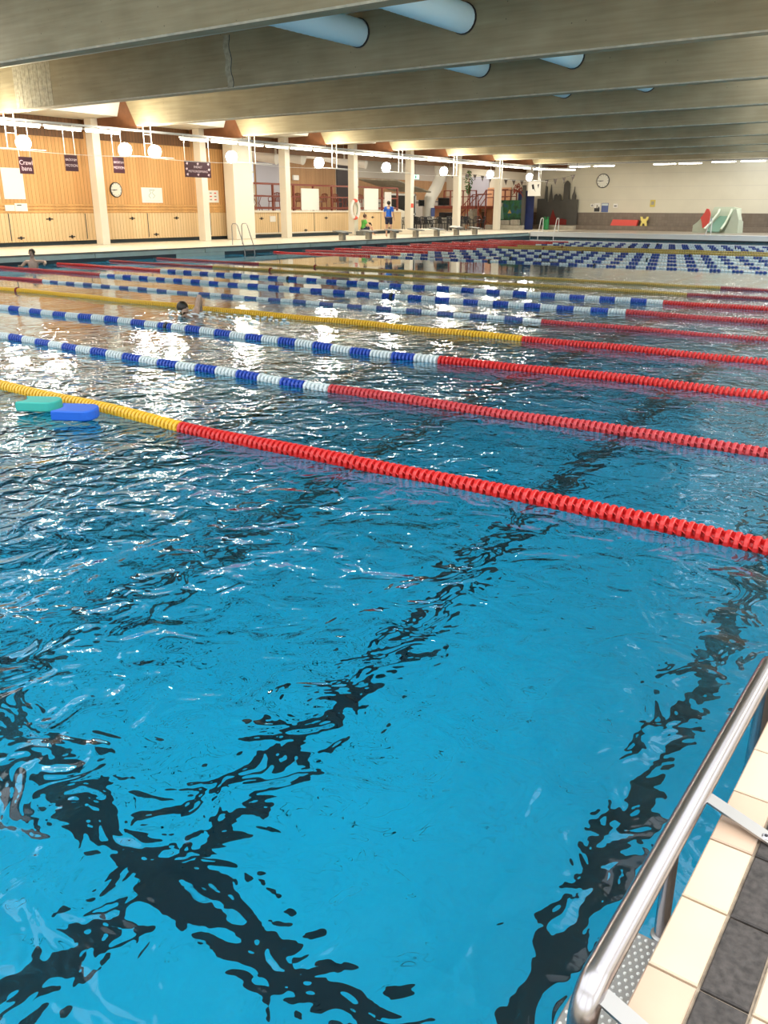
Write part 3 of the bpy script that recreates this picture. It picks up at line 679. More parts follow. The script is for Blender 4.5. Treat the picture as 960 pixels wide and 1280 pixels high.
# ------------------------------------------------------------------ starting blocks, left and far ladders
b0 = None
for i in range(7):
    y = 32.0 + 2.04 * i; lab = 'starting block, %s from the left along the left deck edge' % ORD[i] if i else 'leftmost grey starting block on the left deck edge'
    if i == 2: lab = 'starting block in front of the standing man in blue'
    if i == 5: lab = 'starting block with white folded towel on it'
    if b0 is None:
        b0 = thing('starting_block', (-25.2, y, ZD), lab, 'starting block', 'starting blocks along the left deck')
        q = MB(); q.box(-25.3, -25.06, y - .11, y + .11, ZD, .62, 'stone', .01); q.build('pedestal', b0)
        q = MB(); q.add([(-25.5, y - .32, .70), (-24.85, y - .32, .62), (-24.85, y + .32, .62), (-25.5, y + .32, .70), (-25.5, y - .32, .74), (-24.85, y - .32, .66), (-24.85, y + .32, .66), (-25.5, y + .32, .74)], [(3, 2, 1, 0), (4, 5, 6, 7), (0, 1, 5, 4), (1, 2, 6, 5), (2, 3, 7, 6), (3, 0, 4, 7)], 'edgegrey'); q.build('platform', b0)
        q = MB(); q.box(XL + .012, XL + .05, y - .12, y + .12, -.05, .09, 'black', .01); q.build('anchor_pad', b0)
    else: dup(b0, (-25.2, y, ZD), lab)
y = 32 + 2.04 * 5
q = MB(); q.box(-25.42, -24.95, y - .42, y + .30, .733, .78, 'paper', .02); q.box(-25.35, -25.1, y - .36, y + .1, .78, .81, 'paper', .015); o = q.build('folded_towel', loc=(-25.2, y, .733)); o.rotation_euler.y = .12; o.location.z += .0
tag(o, 'white folded towel lying on the sixth starting block', 'towel')
def small_ladder(loc, label, m, rz, H=.74, w=.5):
    o = thing('pool_ladder', loc, label, 'ladder', None, rz)
    x0, y0, z0 = loc     # local: +x towards the water
    for s in (-w / 2, w / 2):
        pts = [(x0 - .62, y0 + s, ZD), (x0 - .62, y0 + s, ZD + H - .08), (x0 - .56, y0 + s, ZD + H), (x0 - .38, y0 + s, ZD + H), (x0 - .30, y0 + s, ZD + H - .08), (x0 - .02, y0 + s, ZD + .0), (x0 + .05, y0 + s, -.1), (x0 + .05, y0 + s, -1.2)]
        q = MB(); q.tube(pts, .026 if m == 'whitemetal' else .02, m, 8); q.build('handrail', o, smooth=True)
    for z in (.12, -.15, -.42):
        q = MB(); q.box(x0 + .0, x0 + .1, y0 - w / 2, y0 + w / 2, z, z + .03, m); q.build('rung', o)
    return o
small_ladder((XL, 25.35, ZD), 'thin steel ladder on the left pool edge before the broad pier', 'steelrough', 0, .80, .55)
small_ladder((-23.6, Y1, ZD), 'white arched ladder at the far left corner of the pool', 'whitemetal', -PI / 2, .85, 1.05)
q = MB(); q.tube([(-14.25, 51.2, ZD), (-14.05, 51.2, 1.2), (-13.98, 51.2, 1.25), (-13.95, 51.2, ZD)], .03, 'whitemetal', 8); o = q.build('handrail', loc=(-14.1, 51.2, ZD)); tag(o, 'short white handrail on the far deck right of the slide', 'handrail')

# ------------------------------------------------------------------ cafe platform behind the left deck
b = MB(); b.box(-37, -30.2, 31.2, 44.1, ZD, 1.52, 'woodpale'); b.box(-37.0, -30.12, 31.2, 44.1, 1.5, 1.58, 'column'); struct(b.build('floor_cafe'))
b = MB()
b.box(-37.2, -37, 31.0, 46.4, ZD, 5.7, 'woodback'); b.box(-37.2, -37, 46.4, 48.9, ZD, 5.7, 'greywall'); b.box(-37.2, -37, 48.9, 61, ZD, 2.3, 'greywall'); b.box(-37.2, -37, 48.9, 61, 2.3, 3.66, 'woodback'); b.box(-37.2, -37, 48.9, 61, 3.66, 5.7, 'greywall')
b.box(-37, -30.4, 31.0, 31.15, ZD, 5.7, 'woodbackx'); struct(b.build('wall_back'))
b = MB(); b.box(-37.0, -36.97, 38.9, 41.2, 1.58, 4.25, 'lilac'); struct(b.build('trim_70'))
o = MB(); o.box(-36.98, -36.93, 46.45, 47.8, 1.58, 4.35, 'darkdoor'); struct(o.build('door_1'))
wn = thing('window_1', (-36.95, 37.9, 1.9), 'tall window with blue panes at the back of the cafe, right of the pier', 'window'); wn['kind'] = 'structure'
q = MB(); q.box(-37, -36.94, 37.35, 38.7, 1.8, 4.35, 'greywall'); q.build('window_frame', wn)
q = MB()
for a in range(3):
    for c in range(4): q.box(-36.94, -36.925, 37.47 + a * .39, 37.81 + a * .39, 1.95 + c * .59, 2.45 + c * .59, 'glassblue' if c > 1 or a == 1 else 'screen')
q.build('window_pane', wn)
q = MB(); q.box(-36.99, -36.88, 42.1, 42.6, 3.33, 3.62, 'whitemetal', .02); tag(q.build('wall_box', loc=(-36.9, 42.3, 3.33)), 'small white box on the cafe back wall', 'box')
# red brown railing
r = thing('cafe_railing', (-30.35, 37.6, 1.58), 'red brown wooden railing along the cafe platform edge', 'railing')
for j in range(9):
    y = 31.5 + j * 1.55
    q = MB(); q.box(-30.4, -30.3, y - .04, y + .04, 1.58, 2.86, 'redrail', .008); q.build('post', r)
for z, h in ((1.66, .10), (2.22, .07), (2.78, .09)):
    q = MB(); q.box(-30.39, -30.31, 31.5, 43.9, z, z + h, 'redrail', .006); q.build('rail', r)
# white boards standing against the railing
for (a, c, z0, z1, lab) in ((35.1, 36.5, 1.60, 2.66, 'large blank white board leaning on the cafe railing, left of the lifebuoy column'), (40.5, 41.85, 1.60, 2.76, 'large blank white board leaning on the cafe railing, right of the lifebuoy column'), (42.5, 43.15, 1.60, 2.6, 'narrow white board on the cafe railing above the man in blue')):
    q = MB(); q.box(-30.29, -30.25, a, c, z0, z1, 'paper', .008); o = q.build('white_board', loc=(-30.27, (a + c) / 2, z0)); tag(o, lab, 'board', 'white boards on the cafe railing')
# cafe furniture
def cafe_chair(loc, rz, label, m='redrail', group='cafe chairs behind the railing'):
    x, y, z = 0, 0, 0; o = thing('cafe_chair', (0, 0, 0), label, 'chair', group)
    q = MB(); q.box(-.22, .22, -.22, .22, .43, .47, m, .015); q.build('seat', o)
    for sx in (-.19, .19):
        for sy in (-.19, .19):
            q = MB(); q.tube([(sx * 1.12, sy * 1.12, 0), (sx, sy, .44)], .02, m, 6); q.build('leg', o)
    q = MB(); pts = [(-.21, .2, .45), (-.23, .24, .70), (-.19, .27, .84), (0, .285, .88), (.19, .27, .84), (.23, .24, .70), (.21, .2, .45)]; q.tube(pts, .022, m, 6)
    for s in (-.13, -.045, .045, .13): q.tube([(s, .21, .46), (s, .28, .87)], .024, m, 5)
    q.build('backrest', o)
    for s in (-.24, .24):
        q = MB(); q.tube([(s, .23, .66), (s * 1.05, .0, .67), (s, -.18, .62), (s * .95, -.19, .45)], .018, m, 6); q.build('armrest', o)
    o.location = loc; o.rotation_euler.z = rz; return o
def round_cafe_table(loc, label, m='redrail', r=.42):
    x, y, z = loc; o = thing('cafe_table', loc, label, 'table', 'cafe tables')
    q = MB(); q.lathe([(r - .02, 0), (r, .01), (r, .03), (r - .02, .04)], (x, y, z + .70), (0, 0, 1), m, 20); q.build('table_top', o)
    for k in range(3):
        a = k * 2.094; q = MB(); q.tube([(x + .3 * math.cos(a), y + .3 * math.sin(a), z), (x + .08 * math.cos(a), y + .08 * math.sin(a), z + .35), (x + .25 * math.cos(a), y + .25 * math.sin(a), z + .70)], .018, m, 6); q.build('leg', o)
    return o
Z1 = 1.585
tb = round_cafe_table((-31.9, 33.6, Z1), 'red brown cafe table left of the thin cream column'); 
dup(tb, (-31.9, 37.7, Z1), 'red brown cafe table just left of the lifebuoy column'); dup(tb, (-32.2, 41.2, Z1), 'red brown cafe table behind the white boards right of the lifebuoy column')
cc = cafe_chair((-31.9, 32.7, Z1), 0.4 + PI / 2 * 2, 'red brown cafe chair left of the leftmost cafe table')
for (x, y, rz, lab) in ((-31.6, 34.5, .1, 'red brown cafe chair right of the leftmost cafe table'), (-31.7, 36.75, PI, 'red brown cafe chair left of the middle cafe table, behind the whiteboard'),
                        (-31.8, 38.6, 0, 'red brown cafe chair right of the middle cafe table'), (-32.0, 40.3, PI, 'red brown cafe chair at the right cafe table, near the lifebuoy column'), (-32.1, 42.3, .2, 'red brown cafe chair at the right end of the cafe platform')):
    dup(cc, (x, y, Z1), lab, rz=rz)
# hinges and door lines of the lockers below the walls
hz = None
for j, (y, z, X) in enumerate([(19.0, .62, -30.19), (20.3, 1.28, -30.19), (21.2, .62, -30.19), (24.2, 1.28, -30.19), (25.4, .62, -30.19), (26.6, 1.28, -30.19), (32.0, 1.22, -30.19), (33.8, 1.22, -30.19), (35.3, .62, -30.19), (37.0, 1.22, -30.19), (41.2, 1.22, -30.19), (42.9, .62, -30.19)]):
    lab = 'small dark strap hinge on the pale boards, %s from the left' % ORD[j] if j else 'leftmost small dark strap hinge on the pale boards below the wall'
    if hz is None:
        q = MB(); q.box(X - .005, X + .012, y - .14, y + .14, z - .02, z + .02, 'black', .004); q.box(X - .005, X + .02, y - .03, y + .03, z - .06, z + .06, 'black', .004); hz = q.build('strap_hinge', loc=(X, y, z)); tag(hz, lab, 'hinge', 'strap hinges on the pale boards')
    else: dup(hz, (X, y, z), lab)
b = MB()
for y in (18.6, 21.9, 25.0, 28.6, 33.2, 36.0, 40.4, 42.0): b.box(-30.2, -30.19, y, y + .03, .52, 1.48, 'dark')
struct(b.build('trim_71'))
b = MB(); b.box(-30.2, -30.13, 31.2, 44.1, ZD, .47, 'dark'); b.box(-30.2, -30.15, 31.2, 44.1, .50, .55, 'column'); struct(b.build('baseboard_left'))
# posters, papers, wall clock
def sheet(name, X, y0, y1, z0, z1, lab, cat, m='paper', group=None):
    q = MB(); q.box(X - .012, X + .008, y0, y1, z0, z1, m, .003); o = q.build(name, loc=(X, (y0 + y1) / 2, z0)); return tag(o, lab, cat, group)
XS = -30.185
sheet('poster', XS, 18.55, 19.4, 1.98, 3.05, 'tall blank white poster at the left edge of the pine wall', 'poster')
sheet('poster', XS, 17.6, 18.38, 1.98, 3.05, 'cut off white poster at the very left picture edge', 'poster')
o = sheet('notice', XS + .03, 18.9, 19.4, 1.56, 1.84, 'white notice with black heading under the tall white poster', 'notice')
q = MB(); q.box(XS + .04, XS + .043, 18.98, 19.16, 1.76, 1.79, 'black'); q.build('heading', o)
sheet('notice', XS + .03, 18.5, 18.88, 1.57, 1.78, 'plain white notice left of the one with black heading', 'notice')
o = sheet('poster', XS, 24.8, 25.9, 1.9, 2.5, 'white poster with a curly green emblem right of the wall clock', 'poster')
q = MB()
for (cy_, s) in ((25.22, 1), (25.42, -1)): q.tube([(XS + .012, cy_ + s * .06 * math.sin(t_ * .9), 2.36 - .035 * t_ + .0) for t_ in range(9)], .008, 'slidedark', 5)
q.box(XS + .008, XS + .011, 25.2, 25.5, 2.39, 2.41, 'slidedark'); q.box(XS + .008, XS + .011, 24.95, 25.75, 1.97, 1.98, 'stone'); q.build('emblem', o)
o = sheet('notice', XS, 28.5, 29.2, 1.93, 2.45, 'white notice with small red pictograms left of the broad pier', 'notice')
q = MB()
for a in range(3):
    for c in range(2): q.box(XS + .008, XS + .011, 28.65 + c * .28, 28.78 + c * .28, 2.03 + a * .14, 2.08 + a * .14, 'orange' if (a + c) % 2 else 'stone')
q.box(XS + .008, XS + .010, 28.5, 28.55, 1.93, 2.45, 'orange'); q.build('pictograms', o)
sheet('notice', -30.185, 32.6, 33.0, 1.06, 1.33, 'small white paper on the pale boards right of the broad pier', 'notice')
def clock(name, c, ax, r, lab, hh, mm, ticks=12):
    ax = Vector(ax); o = thing(name, c, lab, 'clock')
    q = MB(); q.lathe([(r, 0), (r, .05), (r * .9, .06), (r * .9, .045)], c, ax, 'black', 32); q.build('rim', o)
    q = MB(); q.lathe([(r * .9, 0), (r * .9, .002)], Vector(c) + ax * .045, ax, 'clockface', 32); q.build('face', o)
    up = Vector((0, 0, 1)); side = up.cross(ax)
    def hand(a, L, w, nm, t=.05):
        d = up * math.cos(a) + side * math.sin(a); s = d.cross(ax); p0 = Vector(c) + ax * t
        q = MB(); q.add([p0 - s * w - d * .04, p0 + s * w - d * .04, p0 + s * w + d * L, p0 - s * w + d * L], [(0, 1, 2, 3)], 'black'); q.add([p0 + ax * .003 - s * w - d * .04, p0 + ax * .003 + s * w - d * .04, p0 + ax * .003 + s * w + d * L, p0 + ax * .003 - s * w + d * L], [(0, 1, 2, 3)], 'black'); return q.build(nm, o)
    hand((hh + mm / 60) / 12 * 2 * PI, r * .5, r * .04, 'hour_hand'); hand(mm / 60 * 2 * PI, r * .78, r * .03, 'minute_hand', .053)
    q = MB()
    for k in range(ticks):
        a = k / ticks * 2 * PI; d = up * math.cos(a) + side * math.sin(a); s = d.cross(ax); p0 = Vector(c) + ax * .049
        q.add([p0 + d * r * .72 - s * r * .03, p0 + d * r * .72 + s * r * .03, p0 + d * r * .85 + s * r * .03, p0 + d * r * .85 - s * r * .03], [(0, 1, 2, 3)], 'black')
    q.build('hour_marks', o); return o
clock('wall_clock', (-30.2, 23.5, 2.38), (1, 0, 0), .29, 'round wall clock with thick black rim on the pine wall', 8, 45)
clock('wall_clock', (-24.2, 60.29, 3.56), (0, -1, 0), .47, 'large round clock on the cream far wall showing quarter to nine', 8, 45)
# hanging maroon signs
def hung_sign(y0, y1, z0, z1, lines, lab, hang=True, deco=False):
    X = -27.0; c = (X, (y0 + y1) / 2, z0); o = thing('hanging_sign', c, lab, 'sign', 'maroon signs hung from the cable tray')
    q = MB(); q.box(X - .01, X + .01, y0, y1, z0, z1, 'maroon', .003); q.build('board', o)
    if hang:
        for yy in (y0 + .04, y1 - .06):
            q = MB(); q.tube([(X, yy, z1), (X, yy, 4.34)], .010, 'whitemetal', 5); q.build('cord', o)
    for (t, z, s) in lines: text(t, s, (X + .013, (y0 + y1) / 2, z), (PI / 2, 0, PI / 2), 'letter', o)
    if deco:
        q = MB()
        for (a, z) in [(y0 + .13, z1 - .1), ((y0 + y1) / 2, z1 - .1), (y1 - .13, z1 - .1), (y0 + .13, z0 + .1), ((y0 + y1) / 2, z0 + .1), (y1 - .13, z0 + .1), (y0 + .1, (z0 + z1) / 2), (y1 - .1, (z0 + z1) / 2)]:
            q.add([(X + .012, a - .07, z), (X + .012, a + .01, z - .05), (X + .012, a + .06, z + .03), (X + .012, a - .01, z + .05)], [(0, 1, 2, 3)], 'letter')
        q.build('arrow_ornament', o)
    return o
hung_sign(17.28, 17.78, 2.74, 3.26, [('Crawl', 3.08, .2), ('bana', 2.90, .2)], 'maroon sign reading Crawl bana under the leftmost floodlight')
hung_sign(19.02, 19.52, 2.88, 3.40, [('BRÖSTSIM', 3.24, .10), ('MOTION', 3.06, .12)], 'maroon two line sign hanging left of the cream column')
hung_sign(21.02, 21.5, 2.88, 3.42, [('BRÖSTSIM', 3.24, .10), ('MOTION', 3.06, .12)], 'maroon two line sign hanging right of the cream column, above the wall clock')
hung_sign(24.4, 25.78, 2.84, 3.44, [('ENDAST', 3.22, .12), ('MOTIONSSIMNING', 3.06, .12)], 'large landscape maroon sign ringed with small pale ornaments', deco=True)
# lifebuoy
o = thing('lifebuoy', (-29.12, 38.36, 1.65), 'red and white lifebuoy hanging on a cream column', 'lifebuoy')
for k in range(8):
    a0 = k * PI / 4 - PI / 8 + PI / 2 * 0; q = MB(); q.tube([(-29.12, 38.15 + .40 * math.sin(a0 + t * PI / 32) * .85, 1.65 + .45 * math.cos(a0 + t * PI / 32)) for t in range(9)], .085, 'orange' if k in (0, 4) else 'paper', 10); q.build('red_section' if k in (0, 4) else 'white_section', o, smooth=True)
q = MB(); q.tube([(-29.02, 38.15, 1.98), (-29.02, 38.25, 1.7), (-29.02, 38.15, 1.4)], .012, 'green', 5); q.build('rope', o)
# cream plinth round the column with the red notice
q = MB(); q.box(-28.9, -27.4, 42.0, 44.6, ZD, ZD + .26, 'column', .02); o = q.build('plinth', loc=(-28, 43, ZD)); tag(o, 'low cream plinth at the foot of the column beside the black chairs', 'plinth')
q = MB(); q.box(-29.1, -28.6, 38.2, 38.75, ZD, ZD + .22, 'edgegrey', .02); tag(q.build('low_bench', loc=(-29, 39.1, ZD)), 'low dark bench under the seated person in green', 'bench')

# ------------------------------------------------------------------ big white ducts, ramp and glazed door right of the cafe
def big_duct(pts, r, lab, loc):
    o = thing('air_duct', loc, lab, 'duct', 'white air ducts')
    q = MB(); q.tube(pts, r, 'ductwhite', 16); q.build('duct_body', o, smooth=True)
    q = MB(); d = (Vector(pts[-1]) - Vector(pts[-2])).normalized(); q.lathe([(r + .02, 0), (r + .02, .05), (r - .05, .05), (r - .05, .02)], Vector(pts[-1]) - d * .03, d, 'ductwhite', 16); q.build('flange', o); return o
big_duct([(-36.9, 33.4, 4.9), (-34, 33.4, 4.75), (-32.6, 33.9, 4.4), (-31.2, 34.4, 4.15)], .36, 'white air duct hanging left of the thin cream cafe column', (-33, 34, 4.4))
big_duct([(-36.9, 35.4, 4.9), (-34, 35.4, 4.75), (-32.6, 35.7, 4.45), (-31.0, 36.2, 4.2)], .36, 'white air duct hanging just right of the thin cream cafe column', (-33, 36, 4.4))
big_duct([(-36.9, 40.6, 4.9), (-34, 40.6, 4.75), (-32.6, 41.0, 4.45), (-31.0, 41.7, 4.2)], .36, 'white air duct hanging right of the lifebuoy column', (-33, 41, 4.4))
big_duct([(-33, 52.9, 4.88), (-33, 52.9, 3.7), (-33, 52.5, 3.1), (-33, 51.7, 2.4), (-33, 51.5, 1.9), (-33, 51.5, .4)], .40, 'tall white bent duct standing among the black chairs', (-33, 51.5, ZD))
q = MB(); q.box(-32.6, -32.58, 51.2, 51.65, 1.2, 1.75, 'bluedull', .004); tag(q.build('blue_poster', loc=(-32.55, 51.4, 1.2)), 'blue poster taped to the tall white bent duct', 'poster')
b = MB(); b.prism([(44.1, 1.6), (44.1, 2.0), (46.9, 1.45), (46.9, .5), (46.6, ZD), (44.1, ZD)], 0, -31.6, -31.5, 'column')
for j in range(9): b.box(-31.5, -31.48, 44.3 + j * .3, 44.33 + j * .3, .5, 1.75 - j * .09, 'stone')
tag(b.build('ramp_side', loc=(-31.5, 45.5, ZD)), 'sloping cream side panel of the stairs behind the man in blue', 'panel')
b = MB()
for j in range(6): b.box(-33.6, -31.61, 44.12 + j * .3, 44.12 + (j + 1) * .3, ZD, 1.55 - j * .2, 'stone')
tag(b.build('steps', loc=(-32.6, 45, ZD)), 'grey steps going down from the cafe behind the cream panel', 'stairs')
q = thing('glazed_door', (-33.2, 48.5, ZD), 'white framed glazed screen behind the man in blue', 'screen')
z = MB()
for (ya, yb, za, zb) in ((46.6, 50.2, 2.5, 2.62), (46.6, 50.2, ZD, .45), (46.6, 46.72, ZD, 2.6), (47.95, 48.07, ZD, 2.6), (50.08, 50.2, ZD, 2.6), (46.6, 50.2, 1.3, 1.38)): z.box(-33.26, -33.16, ya, yb, za, zb, 'whitemetal')
z.build('frame', q)
z = MB(); z.box(-33.22, -33.2, 46.72, 50.08, .45, 2.5, 'screen'); z.build('pane', q)
q = MB(); q.add([(-35.5, 46.9, 3.45), (-32.5, 46.9, 3.35), (-32.5, 51, 2.7), (-35.5, 51, 2.8), (-35.5, 46.9, 3.53), (-32.5, 46.9, 3.43), (-32.5, 51, 2.78), (-35.5, 51, 2.88)], [(3, 2, 1, 0), (4, 5, 6, 7), (0, 1, 5, 4), (1, 2, 6, 5), (2, 3, 7, 6), (3, 0, 4, 7)], 'stone')
tag(q.build('sloped_canopy', loc=(-34, 49, 3)), 'sloping grey canopy above the glazed screen', 'canopy')
for yy in (47.0, 50.9):
    pass
o = thing('exit_sign', (-30.0, 45.27, 3.37), 'green and white lit exit sign hanging right of a cream column', 'sign')
q = MB(); q.box(-30.03, -29.97, 44.9, 45.65, 3.36, 3.6, 'exit', .01); q.build('sign_box', o)
q = MB(); q.box(-29.968, -29.962, 45.2, 45.36, 3.4, 3.56, 'exitg'); q.build('running_pictogram', o)
q = MB(); q.tube([(-30, 45.27, 3.6), (-30, 45.27, 4.88)], .01, 'black', 5); q.build('rod', o)
for (y0, y1, z0, z1, lab) in ((52.7, 54.1, 1.9, 2.42, 'wide black screen on the wall left of the red balcony'), (50.25, 50.85, 1.85, 2.25, 'small black screen left of the tall bent duct')):
    o = thing('wall_screen', (-33, (y0 + y1) / 2, z0), lab, 'screen', 'black screens'); q = MB(); q.box(-33.0, -32.92, y0, y1, z0, z1, 'black', .01); q.build('casing', o)
    q = MB(); q.box(-32.92, -32.915, y0 + .04, y1 - .04, z0 + .04, z1 - .04, 'screen'); q.build('display', o)
    q = MB(); q.tube([(-33.0, (y0 + y1) / 2, (z0 + z1) / 2), (-37, (y0 + y1) / 2, (z0 + z1) / 2)], .03, 'black', 6); q.build('wall_arm', o)
o = thing('counter', (-33.1, 53.6, ZD), 'pale counter with a black box on top beneath the wide screen', 'counter')
q = MB(); q.box(-33.5, -32.7, 52.6, 54.7, ZD, 1.05, 'greywall', .02); q.build('body', o); q = MB(); q.box(-33.55, -32.65, 52.55, 54.75, 1.05, 1.1, 'column', .01); q.build('top', o)
q = MB(); q.box(-33.3, -32.8, 53.35, 54.4, 1.102, 1.45, 'black', .03); tag(q.build('till', loc=(-33, 53.8, 1.102)), 'black box standing on the pale counter', 'box')

# black chairs and tables on the deck
bc = None; k = 0
spots = [(-30.9, 46.2, 1.2), (-31.9, 46.9, .3), (-30.8, 47.2, 2.9), (-31.9, 47.9, -.4), (-30.9, 48.3, 1.9), (-31.6, 49.2, .2), (-30.8, 49.9, 2.6), (-31.8, 50.6, -.2), (-30.9, 51.2, 1.4), (-30.7, 52.4, .5), (-30.6, 45.3, .9), (-32.5, 47.4, 2.0), (-32.4, 48.8, .1), (-32.4, 50.1, 1.2), (-31.2, 48.8, 2.5), (-31.2, 51.9, .7), (-32.2, 53.2, 2.4), (-31.3, 55.2, .4), (-31.6, 52.6, 2.2), (-30.9, 53.5, 3.0), (-30.8, 54.9, -.8), (-31.8, 54.3, 1.0)]
for i, (x, y, rz) in enumerate(sorted(spots, key=lambda q: q[1] + .45 * (q[0] + 31))):
    lab = 'black armchair on the left deck, %s from the left' % place[i] if i else 'leftmost black armchair on the left deck, beside the plinth'
    if i == 20: lab = 'rightmost black armchair, standing apart left of the mural column'
    if bc is None: bc = cafe_chair((x, y, ZD), rz, lab, 'black', 'black armchairs on the left deck')
    else: dup(bc, (x, y, ZD), lab, rz=rz)
def square_table(loc, label):
    x, y, z = loc; o = thing('table', loc, label, 'table', 'black tables on the left deck')
    q = MB(); q.box(x - .4, x + .4, y - .4, y + .4, z + .70, z + .74, 'black', .01); q.build('table_top', o)
    for sx in (-.34, .34):
        for sy in (-.34, .34): q = MB(); q.tube([(x + sx, y + sy, z), (x + sx, y + sy, z + .7)], .02, 'black', 6); q.build('leg', o)
    return o
st = square_table((-31.3, 47.6, ZD), 'black square table among the left black armchairs'); dup(st, (-31.3, 50.3, ZD), 'black square table before the tall bent duct'); dup(st, (-31.2, 53.2, ZD), 'black square table before the pale counter')

# ------------------------------------------------------------------ balcony, stairs, mural and murky corner at the far left
b = MB(); b.box(-37, -32.7, 57.4, 60.3, 1.7, 1.9, 'redrail'); b.box(-31.3, -29.4, 57.4, 60.3, 1.7, 1.9, 'redrail'); b.box(-31.3, -29.45, 58.0, 60.3, ZD, 1.7, 'terracotta'); b.box(-37, -33.8, 58.4, 60.3, ZD, 1.7, 'terracotta'); struct(b.build('floor_balcony'))
b = MB(); b.box(-33.3, -31.3, 60.22, 60.3, ZD, 3.2, 'terracotta'); b.box(-29.9, -25.9, 60.25, 60.3, 4.3, 4.5, 'greywall'); b.box(-34.9, -33.2, 60.24, 60.3, 1.9, 4.0, 'lilac'); struct(b.build('trim_72'))
r = thing('balcony_railing', (-34, 57.5, 1.9), 'dark red railing on the balcony left of the concrete stairs', 'railing')
for j in range(6): q = MB(); q.box(-35.5 + j * .55, -35.43 + j * .55, 57.45, 57.53, 1.9, 2.98, 'redrail'); q.build('post', r)
for z in (2.5, 2.92): q = MB(); q.box(-35.5, -32.7, 57.46, 57.52, z, z + .06, 'redrail'); q.build('rail', r)
r = thing('balcony_railing', (-30.5, 57.5, 1.9), 'dark red railing on the balcony right of the concrete stairs', 'railing')
for j in range(5): q = MB(); q.box(-31.3 + j * .46, -31.23 + j * .46, 57.45, 57.53, 1.9, 2.98, 'redrail'); q.build('post', r)
for z in (2.5, 2.92): q = MB(); q.box(-31.3, -29.4, 57.46, 57.52, z, z + .06, 'redrail'); q.build('rail', r)
o = thing('concrete_stairs', (-33, 57, ZD), 'pale concrete stairs rising to the red balcony', 'stairs')
q = MB()
for j in range(8): q.box(-33.9 + j * .17, -33.9 + (j + 1) * .17 + .02, 56.6, 57.4, ZD if j == 0 else ZD + j * .17, ZD + (j + 1) * .17, 'stone'); 
for j in range(8): q.box(-33.9 + j * .17, -32.45, 56.62, 57.38, ZD + j * .17, ZD + (j + 1) * .17 - .01, 'stone')
q.build('flight', o)
for yy in (56.6, 57.4):
    q = MB(); q.tube([(-33.9, yy, ZD + 1.0), (-32.5, yy, 1.7 + .95), (-31.4, yy, 2.7)], .035, 'redrail', 6); q.build('handrail', o)
    for (x, z0) in ((-33.85, .4), (-33.1, 1.1), (-32.5, 1.6)): q = MB(); q.tube([(x, yy, z0), (x, yy, z0 + 1.0)], .03, 'redrail', 6); q.build('baluster', o)
r = thing('stair_railing', (-31.7, 56.5, ZD), 'dark red sloping stair rail with cross brace left of the mural', 'railing')
for (x, z0, z1) in ((-31.95, ZD, 2.1), (-31.35, ZD, 2.98)): q = MB(); q.box(x - .04, x + .04, 56.46, 56.54, z0, z1, 'redrail'); q.build('post', r)
for (za, zb, zc) in ((2.1, 2.95, 2.98), (1.6, 2.45, 2.5)): q = MB(); q.tube([(-32.0, 56.5, za), (-31.35, 56.5, zb), (-29.6, 56.5, zc)], .035, 'redrail', 6); q.build('rail', r)
q = MB(); q.tube([(-31.95, 56.5, 1.5), (-31.35, 56.5, .7)], .03, 'redrail', 6); q.build('brace', r)
q = MB(); q.tube([(-31.3, 56.5, .9), (-30.9, 56.5, .66), (-30.4, 56.5, .66)], .02, 'redrail', 6); q.build('rope', r)
b = MB(); b.box(-30.75, -28.75, 57.0, 57.08, ZD, 2.28, 'mural')
o = b.build('painted_screen', loc=(-30, 57, ZD)); tag(o, 'wide painted screen with green and deep blue sea scene', 'mural')
q = MB(); q.box(-29.1, -27.85, 57.09, 57.13, ZD, 2.9, 'muralblue'); q.build('blue_panel', o)
q = MB(); q.prism([(-30.45, 1.85), (-30.25, 1.85), (-30.2, 2.1), (-30.5, 2.1)], 1, 56.95, 56.99, 'stone'); q.prism([(-30.6, 1.0), (-30.1, 1.0), (-30.2, 1.85), (-30.4, 1.85)], 1, 56.96, 56.99, 'slidedark'); q.prism([(-29.8, 1.4), (-29.5, 1.4), (-29.65, 1.65)], 1, 56.96, 56.99, 'yellowdull'); q.build('painted_tower', o)
# lighthouse-like post with rusty leaves
o = thing('totem_post', (-28.45, 56.7, ZD), 'dark tall post with a rust coloured leafy figure on its left', 'post')
q = MB(); q.box(-28.55, -28.33, 56.6, 56.8, ZD, 3.25, 'castle', .02); q.build('post', o)
q = MB(); rnd = random.Random(3)
for j in range(60):
    a = rnd.random() * 6.28; rr = .1 + .28 * rnd.random(); c = Vector((-28.95 + rr * math.cos(a), 56.6 + .1 * rnd.random(), 3.0 + rr * .9 * math.sin(a))); d = .06
    q.add([c + Vector((-d, 0, 0)), c + Vector((0, .03, d)), c + Vector((d, 0, .02)), c + Vector((0, -.03, -d))], [(0, 1, 2, 3)], 'leafred')
q.build('rust_leaves', o); q = MB(); q.tube([(-28.45, 56.6, 2.5), (-28.7, 56.6, 2.8), (-28.95, 56.6, 3.1), (-29.3, 56.6, 2.6)], .03, 'leafred', 6); q.build('branch', o)
